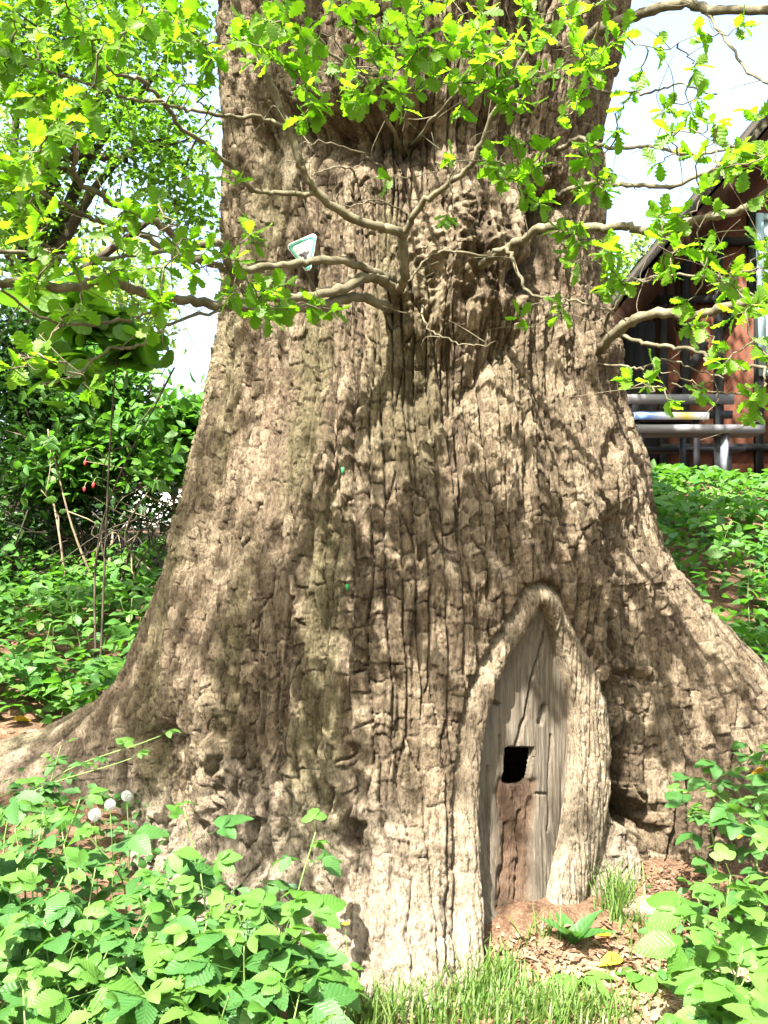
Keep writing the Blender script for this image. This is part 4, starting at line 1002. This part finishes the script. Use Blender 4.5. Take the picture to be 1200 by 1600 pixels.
def shrub(name, label, cat, blobs, n, size, mat, tmpl, group=None, stems=6, spread=.05, smat='bare_twig', sr=.014):
    c = np.mean([b[0] for b in blobs], axis=0); base = np.array([c[0], c[1], float(G(c[0], c[1]))])
    t = empty(name, base, label, cat, group)
    for k in range(stems):
        b = blobs[k % len(blobs)]; f = np.array([b[0][0] * .6 + c[0] * .4 + random.gauss(0, .2), b[0][1] + random.gauss(0, .2), 0]); f[2] = float(G(f[0], f[1])) - .06
        e = np.array(b[0]) + RNG.normal(size=3) * np.array(b[1]) * .5; mid = (f + e) / 2 + RNG.normal(size=3) * .15
        mb = MB(); C = catmull(np.array([f, mid, e]), 6); mb.tube(C, np.linspace(sr, .004, len(C)), 5)
        for _ in range(4):
            p = C[random.randrange(3, len(C))]; q = p + RNG.normal(size=3) * .3; mb.tube(catmull(np.array([p, (p + q) / 2 + RNG.normal(size=3) * .05, q]), 3), np.linspace(.006, .002, 7), 4)
        mb.build('stem', M[smat], t, base, True)
    o = leaf_cloud('foliage', tmpl, blob_pts(blobs, n, .35), spread, size, M[mat], t, base, 0.9, .7); o['kind'] = 'stuff'
    return t
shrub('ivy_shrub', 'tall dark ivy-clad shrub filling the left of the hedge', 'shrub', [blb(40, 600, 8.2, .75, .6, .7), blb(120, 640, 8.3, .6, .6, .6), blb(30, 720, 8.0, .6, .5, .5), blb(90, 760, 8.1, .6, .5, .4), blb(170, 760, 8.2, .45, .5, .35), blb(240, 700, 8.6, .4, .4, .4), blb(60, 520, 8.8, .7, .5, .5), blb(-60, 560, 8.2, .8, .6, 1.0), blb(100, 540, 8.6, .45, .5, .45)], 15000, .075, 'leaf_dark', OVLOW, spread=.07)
shrub('elder_shrub', 'loose mid-green shrub between the dark hedge and the oak trunk', 'shrub', [blb(285, 670, 7.4, .36, .4, .26), blb(330, 640, 7.5, .30, .3, .25), blb(250, 730, 7.4, .3, .35, .2), blb(350, 720, 7.4, .3, .3, .3)], 1700, .11, 'leaf_herb', OVATE, stems=7)
shrub('hazel_shrub', 'broad-leaved shrub in the middle of the left hedge', 'shrub', [blb(170, 620, 7.9, .5, .5, .38), blb(205, 690, 7.9, .42, .5, .34), blb(110, 720, 7.8, .5, .45, .35), blb(185, 560, 8.2, .35, .3, .2)], 4200, .10, 'leaf_herb', OVATE, stems=6)
shrub('maple_sapling', 'young sapling with big pale leaves against the dark hedge', 'sapling', [blb(160, 500, 6.2, .28, .25, .14), blb(210, 540, 6.2, .2, .2, .14), blb(110, 570, 6.1, .2, .2, .16), blb(90, 470, 6.3, .25, .2, .14)], 230, .15, 'leaf_mid', ROUND, stems=2, smat='dark_twig', sr=.008)
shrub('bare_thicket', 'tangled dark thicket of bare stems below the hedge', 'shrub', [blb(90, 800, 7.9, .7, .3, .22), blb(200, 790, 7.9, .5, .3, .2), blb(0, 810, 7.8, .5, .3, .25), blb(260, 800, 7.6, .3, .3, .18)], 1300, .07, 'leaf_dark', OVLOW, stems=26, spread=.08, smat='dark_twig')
for px, py in ((133, 723), (146, 758), (132, 764)):
    c = at(px, py, 7.25); f = empty('rose_hip', c, 'tiny red hip hanging in the dark hedge left of the oak', 'hip', 'red hips in the hedge')
    hm = M.get('hip') or plain('red_hip', (0.25, 0.01, 0.015), (0.35, 0.03, 0.03), 6, 0.5); M['hip'] = hm
    mb = MB(); mb.tube([(0, 0, -.022), (0, 0, -.016), (0, 0, 0), (0, 0, .014), (0, 0, .02)], [.003, .009, .013, .008, .003], 8); mb.build('fruit', hm, f, smooth=True)
    mb = MB(); mb.tube(catmull(np.array([(0, 0, .018), (.01, .05, .06), (.02, .3, .05), (.02, .6, .02)]), 4), .003, 4); mb.build('stalk', M['stem'], f, smooth=True)
# ------------------------------------------------------------------ brambles (every leaf a part)
def compound(name, parts, mat, petiole=0.9):
    """parts: (place along stalk, yaw deg, pitch deg, length)"""
    V, Q, U = LEAFLET; VV, QQ, UU = [], [], []; n = 0
    for p, yaw, pit, L in parts:
        Rm = np.array((Matrix.Rotation(R(yaw), 3, 'Z') @ Matrix.Rotation(R(pit), 3, 'Y') @ Matrix.Rotation(random.uniform(-.25, .25), 3, 'X')).to_3x3())
        VV.append((V * L) @ Rm.T + [p, 0, 0]); QQ.append(Q + n); UU.append(U); n += len(V)
    a = np.arange(4) * np.pi / 2; k = np.arange(4); k2 = (k + 1) % 4
    S_ = np.array([[x, .012 * math.cos(q), .012 * math.sin(q) - .02 * (x > .3)] for x in (0, petiole * .5, petiole + .12) for q in a])
    VV.append(S_); QQ.append(np.vstack([np.stack([k, k2, k2 + 4, k + 4], -1), np.stack([k + 4, k2 + 4, k2 + 8, k + 8], -1)]) + n); UU.append(np.tile([0.5, 0.0], (12, 1)))
    me = mk_mesh(name, np.vstack(VV), np.vstack(QQ), uv=np.vstack(UU)); me.materials.append(mat); return me
def cset(mat):
    return [compound('bramble_leaf', [(1.0, 0, 12, 1.0), (.92, 72, 14, .86), (.92, -70, 10, .88)], mat),
            compound('bramble_leaf', [(1.0, 4, 30, 1.05), (.9, 80, 26, .8), (.9, -76, 30, .82)], mat),
            compound('bramble_leaf', [(1.0, -3, 20, .95), (.95, 48, 16, .85), (.95, -50, 18, .85), (.86, 100, 24, .66), (.86, -104, 22, .66)], mat),
            compound('bramble_leaf', [(1.0, 0, 0, 1.0), (.94, 60, -6, .75), (.94, -64, -4, .78)], mat, .6)]
CB, CY = cset(M['leaf_bramble']), cset(M['leaf_young'])
YEL = cset(M['leaf_yellow'])
def bramble(px, py, Y, label, group, nl=8, leaf=.085, young=.35, lean=None, low=0.3, yellow=0, name='bramble_plant', arch=0.0, foot=None):
    tip = at(px, py, Y)
    fx = tip[0] + random.uniform(-.12, .12) if foot is None else foot[0]
    fy = Y + random.uniform(-.12, .10) if foot is None else foot[1]
    base = np.array([fx, fy, float(G(fx, fy)) - 0.01])
    p = empty(name, base, label, 'bramble', group)
    H = tip - base
    mid = base + H * .5 + np.array([-(H[0]) * .35, -(H[1]) * .3, .12 * abs(H[2]) + arch]) + RNG.normal(size=3) * .02
    C = catmull(np.array([base - [0, 0, .03], mid, tip]), 8)
    mb = MB(); mb.tube(C, np.linspace(.0045, .002, len(C)), 6); mb.build('stem', M['stem'], p, base, True)
    a0 = random.random() * 6.28
    for k in range(nl):
        f = low + (1 - low) * k / max(1, nl - 1)
        q = C[min(len(C) - 1, int(f * (len(C) - 1)))]
        a = a0 + k * 2.4 + random.gauss(0, .3)
        last = k >= nl - 2
        d = np.array([math.cos(a), math.sin(a), random.uniform(.05, .5) if not last else random.uniform(.4, 1.1)])
        up = np.array([random.gauss(0, .22), random.gauss(0, .22) - .28, 1.0])
        s = leaf * random.uniform(.75, 1.2) * (0.62 if last else 1.0)
        Rm = rotm(d[None], up[None])[0]
        src = YEL if k < yellow else (CY if (last or random.random() < young) else CB)
        o = obj('leaf', random.choice(src), None, p)
        o.matrix_local = Matrix.Translation(Vector(q - base)) @ Matrix(Rm.tolist()).to_4x4() @ Matrix.Scale(s, 4)
        if k < yellow: o['label'] = 'yellowed leaf'
    return p
def fill(poly, step, fn, jit=.45):
    xs_ = [q[0] for q in poly]; ys_ = [q[1] for q in poly]; y = min(ys_); row = 0; out_ = []
    while y < max(ys_):
        x = min(xs_) + (row % 2) * step / 2
        while x < max(xs_):
            qx, qy = x + random.uniform(-jit, jit) * step, y + random.uniform(-jit, jit) * step
            if inpoly(np.array([qx]), np.array([qy]), poly)[0]: out_.append((qx, qy))
            x += step
        y += step * .86; row += 1
    for q in out_: fn(*q)
    return len(out_)
LPOLY = [(-40, 1215), (60, 1195), (140, 1225), (190, 1290), (250, 1335), (330, 1365), (410, 1400), (470, 1430), (500, 1480), (520, 1560), (530, 1640), (-40, 1640)]
def leftp(x, y):
    Y = np.interp(y, [1190, 1350, 1640], [3.55, 3.15, 2.55]) + random.gauss(0, .06)
    bramble(x, y, Y, 'bright green bramble in the dense patch left of the oak foot', 'brambles in the left patch', nl=random.randint(7, 10), leaf=random.uniform(.085, .115), low=.3)
nleft = fill(LPOLY, 60, leftp)
RPOLY = [(1105, 1420), (1150, 1330), (1210, 1300), (1260, 1300), (1260, 1650), (1060, 1650), (1070, 1560), (1080, 1480)]
def rightp(x, y):
    Y = np.interp(y, [1300, 1450, 1640], [3.2, 2.95, 2.5]) + random.gauss(0, .05)
    bramble(x, y, Y, 'pale green sunlit bramble in the patch right of the hollow', 'brambles in the right patch', nl=random.randint(7, 9), leaf=random.uniform(.09, .12), young=.75, low=.4)
nright = fill(RPOLY, 64, rightp)
# single ones that stand apart
bramble(288, 1262, 3.3, 'tall single bramble shoot rising above the left patch before the root', None, nl=5, leaf=.095, low=.55, young=.2, foot=(at(290, 1480, 3.3)[0], 3.3))
bramble(493, 1300, 3.25, 'leaning bramble shoot with drooping leaves before the oak foot', None, nl=6, leaf=.085, low=.6, young=.5, foot=(at(425, 1500, 3.2)[0], 3.2))
bramble(435, 1450, 2.9, 'bramble with broad dark five-part leaves at the edge of left patch', None, nl=7, leaf=.112, low=.5, young=0)
bramble(860, 1440 - 900, 3.5, '', None, nl=1) if False else None
bramble(1120, 1215, 3.9, 'leafy bramble spray hanging before the right buttress with yellowed leaves', None, nl=13, leaf=.075, low=.25, young=.25, yellow=4, foot=(at(1230, 1330, 4.1)[0], 4.1), arch=.18)
bramble(1045, 1245, 3.85, 'bramble spray reaching towards the dark gap beside the hollow', None, nl=10, leaf=.07, low=.35, young=.3, yellow=1, foot=(at(1190, 1360, 4.0)[0], 4.0), arch=.16)
for bx, by, bY, lab in ((1075, 1275, 3.7, 'low bramble spreading over bare soil beside the right buttress'), (1130, 1250, 3.6, 'dense bramble clump in front of the right buttress foot'),
                        (1165, 1285, 3.5, 'bramble clump between the right buttress and the pale sunlit patch'), (1190, 1225, 3.8, 'dark-leaved bramble close against the right buttress')):
    bramble(bx, by, bY, lab, None, nl=11, leaf=.08, low=.25, young=.3, foot=(at(bx + 60, by + 120, bY)[0], bY + .05), arch=.08)
bramble(1185, 1180, 4.0, 'upright bramble leaning on the right buttress', None, nl=9, leaf=.07, low=.3, young=.3, foot=(at(1215, 1330, 4.1)[0], 4.1))
bramble(1086, 1385, 3.3, 'small pale bramble shoot before the bare soil right of the hollow', None, nl=4, leaf=.07, low=.7, young=1, foot=(at(1110, 1500, 3.3)[0], 3.3))
bramble(250, 1150, 3.95, 'bramble runner arching over the long left root', None, nl=9, leaf=.062, low=.35, young=.4, foot=(at(60, 1270, 4.2)[0], 4.1), arch=.02)
bramble(205, 1185, 3.9, 'second bramble runner trailing in front of the long left root', None, nl=9, leaf=.062, low=.35, young=.4, foot=(at(20, 1290, 4.1)[0], 4.0), arch=.02)
bramble(95, 1165, 4.0, 'short bramble growing before the far end of the left root', None, nl=8, leaf=.06, low=.35, young=.4)

# ------------------------------------------------------------------ herbs and ground cover on the banks
HERB = [tmesh('herb_leaf', OVATE, M['leaf_herb']), tmesh('herb_leaf', LEAFLET, M['leaf_herb'])]
def herb(x, y, h, label, group, n=9, leaf=.08, name='nettle_plant'):
    base = np.array([x, y, float(G(x, y)) - .01]); p = empty(name, base, label, 'plant', group)
    top = base + np.array([random.gauss(0, .06), random.gauss(0, .06) - .03, h]); C = catmull(np.array([base - [0, 0, .03], (base + top) / 2 + RNG.normal(size=3) * .015, top]), 6)
    mb = MB(); mb.tube(C, np.linspace(.0045, .002, len(C)), 5); mb.build('stem', M['stem'], p, base, True)
    for k in range(n):
        f = .3 + .7 * (k // 2) / max(1, (n - 1) // 2); q = C[min(len(C) - 1, int(f * (len(C) - 1)))]
        a = (k // 2) * 1.57 + (k % 2) * math.pi + random.gauss(0, .3)
        d = np.array([math.cos(a), math.sin(a), random.uniform(-.1, .5)]); s = leaf * random.uniform(.7, 1.2) * (1.15 - .5 * f)
        o = obj('leaf', HERB[k % 2], None, p)
        o.matrix_local = Matrix.Translation(Vector(q - base)) @ Matrix(rotm(d[None], np.array([[random.gauss(0, .2), -.25, 1.0]]))[0].tolist()).to_4x4() @ Matrix.Scale(s, 4)
for k in range(24):
    x = random.uniform(-2.6, -1.25); y = random.uniform(5.3, 6.6)
    herb(x, y, random.uniform(.25, .5), 'upright green herb on the shady bank behind the left root', 'herbs on the left bank', leaf=random.uniform(.09, .13))
for k in range(24):
    y = random.uniform(5.4, 7.2); x = random.uniform(1.75, 2.6) * y / 5.6
    herb(x, y, random.uniform(.25, .55), 'upright green herb on the sunlit bank behind the right buttress', 'herbs on the right bank', leaf=random.uniform(.09, .13))
def cover(name, label, n, xr, yr, size, mat, hgt, dens=None, tmpl=OVATE):
    x = RNG.uniform(*xr, n * 2); y = RNG.uniform(*yr, n * 2)
    k = vn(x * 1.1, y * 1.1, 401) + .35 * vn(x * 4, y * 4, 402) > (.42 if dens is None else dens)
    x, y = x[k][:n], y[k][:n]
    hh = hgt * RNG.beta(2, 1.6, len(x)) * (.5 + vn(x * 1.7, y * 1.7, 403))
    hh = hh * (1 - .65 * sstep(7.5, 9.3, y) * (x > 0))
    P = np.c_[x, y, G(x, y) + hh + .01]
    d = RNG.normal(size=(len(x), 3)); d[:, 2] *= .35
    up = RNG.normal(size=(len(x), 3)) * .4; up[:, 2] += 1; up[:, 1] -= .2
    o = obj(name, scatter_mesh(name, tmpl, P, rotm(d, up), size * RNG.uniform(.6, 1.3, len(x))), M[mat]); o['kind'] = 'stuff'
    tag(o, label, 'ground cover'); return o
cover('ground_cover', 'low leafy green ground cover on the shady bank left of the oak', 6500, (-4.6, -.9), (5.2, 8.6), .10, 'leaf_herb', .36)
cover('ground_cover', 'lush leafy green ground cover on the bank right of the oak', 12500, (1.3, 7.0), (5.0, 9.7), .10, 'leaf_herb', .42, .2)
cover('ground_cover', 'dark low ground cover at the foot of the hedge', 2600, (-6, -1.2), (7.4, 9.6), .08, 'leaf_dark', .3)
cover('ground_cover', 'small green seedlings under the left bramble patch', 1500, (-1.9, -.25), (2.6, 4.6), .055, 'leaf_bramble', .16, .3)
cover('ground_cover', 'small green seedlings under the right bramble patch', 500, (.95, 1.9), (2.5, 3.9), .055, 'leaf_bramble', .12, .4)

# ------------------------------------------------------------------ grass, litter, small plants at the foot
def grass(name, label, pts, hmin, hmax, wid=.0032):
    V, Q, U, n = [], [], [], 0
    for x, y in pts:
        h = random.uniform(hmin, hmax); a = random.random() * 6.28; b = random.uniform(.15, .75) * h; w = wid * random.uniform(.7, 1.4)
        dx, dy = math.cos(a), math.sin(a); px_, py_ = -dy * w, dx * w; z = float(G(x, y)) - .008
        for t, ww in ((0, 1), (.4, .9), (.75, .6), (1, .08)):
            cx_, cy_, cz_ = x + dx * b * t * t, y + dy * b * t * t, z + h * (t - .25 * t ** 3 * (b / h) ** 2 * 2)
            V += [(cx_ - px_ * ww, cy_ - py_ * ww, cz_), (cx_ + px_ * ww, cy_ + py_ * ww, cz_)]; U += [(t, 0.1), (t, .1)]
        for k in range(3): Q.append((n + 2 * k, n + 2 * k + 1, n + 2 * k + 3, n + 2 * k + 2))
        n += 8
    rnd = np.repeat(RNG.random(len(pts)), 8)
    o = obj(name, mk_mesh(name, np.array(V), np.array(Q), uv=np.array(U), attrs={'rnd': rnd}), M['grass']); o['kind'] = 'stuff'; tag(o, label, 'grass'); return o
def spots(list_, n):
    out_ = []
    for _ in range(n):
        px, py, rx, ry = random.choice(list_)
        qx, qy = px + random.gauss(0, rx), py + random.gauss(0, ry)
        v = math.atan((qy - 800) / F) - PITCH
        if v < .1: continue
        Y = 3.4; 
        for _k in range(8):
            u_ = at(qx, qy, Y); Y += (u_[2] - float(G(u_[0], Y))) / math.tan(v) * .7 if True else 0
            Y = min(max(Y, 2.6), 6)
        u_ = at(qx, qy, Y); out_.append((u_[0], Y))
    return out_
gp = [(640, 1580, 40, 14), (720, 1560, 40, 14), (770, 1535, 28, 12), (800, 1575, 40, 16), (680, 1600, 60, 12), (860, 1600, 50, 12), (900, 1590, 40, 10), (560, 1600, 30, 10)]
grass('grass', 'thin sunlit grass at the foot of the oak', spots(gp, 1500), .05, .15)
grass('grass', 'fine short yellowing grass among the dead leaves', spots([(780, 1590, 110, 14), (940, 1580, 60, 20)], 900), .02, .06, .002)
grass('grass', 'tall dark grass tuft against the right lip of the hollow', spots([(962, 1418, 12, 8), (972, 1432, 14, 8)], 130), .10, .22)
grass('grass', 'sparse grass blades on the litter right of the hollow', spots([(1010, 1480, 30, 18), (1050, 1500, 20, 20), (990, 1450, 25, 10), (850, 1470, 20, 8)], 130), .05, .14)
def litter(name, label, pts, size, mat='litter'):
    P = np.array(pts); n = len(P); z = G(P[:, 0], P[:, 1]) + RNG.uniform(.004, .02, n)
    d = RNG.normal(size=(n, 3)); d[:, 2] *= .18; up = RNG.normal(size=(n, 3)) * .35; up[:, 2] += 1
    a = OAKLOW if size > .03 else OVLOW
    o = obj(name, scatter_mesh(name, a, np.c_[P, z], rotm(d, up), size * RNG.uniform(.5, 1.3, n)), M[mat]); o['kind'] = 'stuff'; tag(o, label, 'leaf litter')
litter('leaf_litter', 'dry brown leaves strewn over the ground before the oak', spots([(900, 1560, 90, 30), (1010, 1540, 70, 35), (760, 1590, 120, 14), (980, 1480, 50, 20), (640, 1570, 60, 12), (1090, 1450, 60, 30), (820, 1480, 40, 20)], 1300), .04)
litter('bark_crumbs', 'crumbs of rotted wood on the soil in the hollow mouth', spots([(800, 1455, 30, 22), (830, 1480, 40, 16), (1040, 1370, 50, 22), (1080, 1400, 60, 20)], 1300), .018)
rot_i = 0
# sparse dead leaves on the left bank
litter('leaf_litter', 'scattered brown leaves on the bank behind the left root', [(random.uniform(-3.6, -1.0), random.uniform(5.0, 7.4)) for _ in range(260)], .07)
def rosette(px, py, Y, label, n, size, tmpl, mat, name, cat, flat=.4, tilt=0.0, stalk=.0):
    p = spots([(px, py, .01, .01)], 1)[0]; base = np.array([p[0], p[1], float(G(*p)) - .004]); t = empty(name, base, label, cat)
    me = tmesh('leaf_blade', tmpl, M[mat]); a0 = random.random() * 6
    for k in range(n):
        a = a0 + k * 2.4; s = size * random.uniform(.7, 1.15); el = random.uniform(flat * .4, flat * 1.6)
        d = np.array([math.cos(a), math.sin(a), el]); q = np.array([math.cos(a), math.sin(a), el]) * stalk * random.uniform(.5, 1)
        if stalk:
            mb = MB(); mb.tube(catmull(np.array([(0, 0, -.01), q * .5 + [0, 0, .01], q]), 4), .0016, 4); mb.build('stalk', M['stem'], t, smooth=True)
            d[2] = random.uniform(-.3, .3)
        o = obj('leaf', me, None, t)
        o.matrix_local = Matrix.Translation(Vector(q)) @ Matrix(rotm(d[None], np.array([[0, -.15, 1.0]]))[0].tolist()).to_4x4() @ Matrix.Scale(s, 4)
    return t
rosette(895, 1478, 3.7, 'upright broad-leaved dock plant at the right lip of the hollow', 7, .16, DOCK, 'leaf_bramble', 'dock_plant', 'plant', 1.5)
rosette(905, 1530, 3.5, 'flat broad-leaved dock rosette on the dry leaves below the hollow', 8, .17, DOCK, 'leaf_young', 'dock_plant', 'plant', .3)
rosette(655, 1528, 3.5, 'small blue-green herb against the sunlit foot of the oak', 14, .045, ROUND, 'leaf_blue', 'celandine_plant', 'plant', .6, 0, .07)
rosette(510, 1560, 3.3, 'lobed green herb between the bramble patch and the oak foot', 16, .06, ROUND, 'leaf_young', 'celandine_plant', 'plant', .9, 0, .12)
rosette(528, 1500, 3.4, 'taller lobed herb beside the yellow flower', 12, .055, ROUND, 'leaf_blue', 'celandine_plant', 'plant', 1.6, 0, .16)
rosette(1005, 1525, 3.4, 'pale round-leaved seedling on the dead leaves beside the right brambles', 6, .09, ROUND, 'leaf_young', 'seedling', 'plant', .4, 0, .05)
rosette(765, 1505, 3.6, 'tiny seedling in the soil before the hollow', 5, .035, OVATE, 'leaf_herb', 'seedling', 'plant', 1.2, 0, .03)
for px, py, lab in ((955, 1470, 'single yellow-green fallen leaf beside the dock plant'), (972, 1505, 'curled yellow fallen leaf right of the flat dock rosette'), (20, 1115, 'yellow withered leaf on the left bank before the herbs')):
    p = spots([(px, py, .01, .01)], 1)[0] if py > 1300 else (at(px, py, 5.4)[0], 5.4)
    o = obj('fallen_leaf', tmesh('fallen_leaf', OVATE, M['leaf_yellow']), None); tag(o, lab, 'leaf')
    s = .10; a = random.random() * 6
    o.matrix_world = Matrix.Translation((p[0], p[1], float(G(*p)) + .02)) @ Matrix(rotm(np.array([[math.cos(a), math.sin(a), .1]]), np.array([[.2, -.4, 1.0]]))[0].tolist()).to_4x4() @ Matrix.Scale(s, 4)
# dandelion clocks
white_f = plain('seed_fluff', (0.3, 0.29, 0.27), (0.45, 0.44, 0.42), 30, 0.9)
def dandelion(px, py, Y, rad, label):
    c = at(px, py, Y); base = np.array([c[0] + .01, Y + .01, float(G(c[0] + .01, Y + .01)) - .01]); t = empty('dandelion', base, label, 'flower')
    mb = MB(); C = catmull(np.array([base, (base + c) / 2 + [.006, 0, 0], c]), 6); mb.tube(C, .0022, 6); mb.build('stem', M['stem'], t, base, True)
    mb = MB(); ds = rand_dirs(150)
    for d in ds:
        e = c + d * rad * random.uniform(.85, 1.02); mb.tube([c, e], [.0003, .0003], 3, False)
        u = np.cross(d, [.3, .5, .8]); u /= np.linalg.norm(u); v = np.cross(d, u)
        for q in range(5):
            a = q * 1.2566; w = (u * math.cos(a) + v * math.sin(a)); mb.tube([e, e + (w * .9 + d * .35) * rad * .30], [.0004, .0003], 3, False)
    mb.build('seed_head', white_f, t, base, True)
    mb = MB(); mb.tube([c - [0, 0, .006], c, c + [0, 0, .005]], [.002, .005, .002], 7); mb.build('receptacle', M['stem'], t, base, True)
dandelion(148, 1273, 3.75, .022, 'round white dandelion clock nearest the bramble patch below the left root')
dandelion(172, 1257, 3.85, .019, 'dandelion clock on bare stalk between the two other clocks')
dandelion(198, 1244, 3.95, .019, 'dandelion clock half hidden behind bramble leaves under the root')
def yflower(px, py, Y, label):
    c = at(px, py, Y); base = np.array([c[0] - .01, Y, float(G(c[0] - .01, Y)) - .01]); t = empty('buttercup', base, label, 'flower')
    mb = MB(); mb.tube(catmull(np.array([base, (base + c) / 2 + [.01, 0, 0], c]), 6), .0015, 5); mb.build('stem', M['stem'], t, base, True)
    ym = M.get('petal') or plain('yellow_petal', (0.65, 0.42, 0.01), (0.8, 0.58, 0.02), 10, 0.5); M['petal'] = ym
    me = tmesh('petal_blade', ROUND, ym)
    for k in range(6):
        a = k * 1.047; d = np.array([math.cos(a), math.sin(a), .5]); o = obj('petal', me, None, t)
        o.matrix_local = Matrix.Translation(Vector(c - base)) @ Matrix(rotm(d[None], np.array([[0, -.2, 1.0]]))[0].tolist()).to_4x4() @ Matrix.Scale(.014, 4)
yflower(540, 1445, 3.35, 'single small yellow flower beside the sunlit oak foot')
# half-buried stone or root knuckle on the bare soil
def lump(px, py, size, label, name, mat):
    p = spots([(px, py, .01, .01)], 1)[0]; u, v = np.meshgrid(np.linspace(0, 2 * np.pi, 28, endpoint=False), np.linspace(0, np.pi, 14))
    d = np.stack([np.sin(v) * np.cos(u), np.sin(v) * np.sin(u), np.cos(v)], -1); rr = 1 + .25 * fbm(d[..., 0] * 2 + 5, d[..., 1] * 2 + d[..., 2] * 2, 501)
    V = d * rr[..., None] * np.array(size); n, m = u.shape; i = np.arange(n - 1)[:, None] * m; k = np.arange(m)[None]; k2 = (k + 1) % m
    o = obj(name, mk_mesh(name, V.reshape(-1, 3), np.stack([i + k, i + m + k, i + m + k2, i + k2], -1).reshape(-1, 4)), mat); o.location = (p[0], p[1], float(G(*p)) + size[2] * .1); tag(o, label, 'stone')
lump(1010, 1424, (.12, .07, .05), 'pale half-buried stone on bare soil right of the hollow', 'stone', plain('pale_stone', (0.12, 0.085, 0.06), (0.2, 0.15, 0.105), 14, .9))
# fallen twigs
for k, (a, b, lab) in enumerate([((845, 1505), (790, 1502), 'thin dry twig lying on the soil before the hollow'), ((700, 1478), (735, 1462), 'short pale twig against the left lip of the hollow'), ((1045, 1430), (1100, 1470), 'long thin straw on the soil before the right brambles')]):
    A = spots([(*a, .01, .01)], 1)[0]; Bp = spots([(*b, .01, .01)], 1)[0]
    A = np.array([*A, float(G(*A)) + .006]); Bp = np.array([*Bp, float(G(*Bp)) + .012]); mb = MB(); mb.tube(catmull(np.array([A, (A + Bp) / 2 + [0, .01, .01], Bp]), 6), .0035, 6)
    o = obj('fallen_twig', mb.mesh('fallen_twig'), M['bare_twig']); tag(o, lab, 'twig')
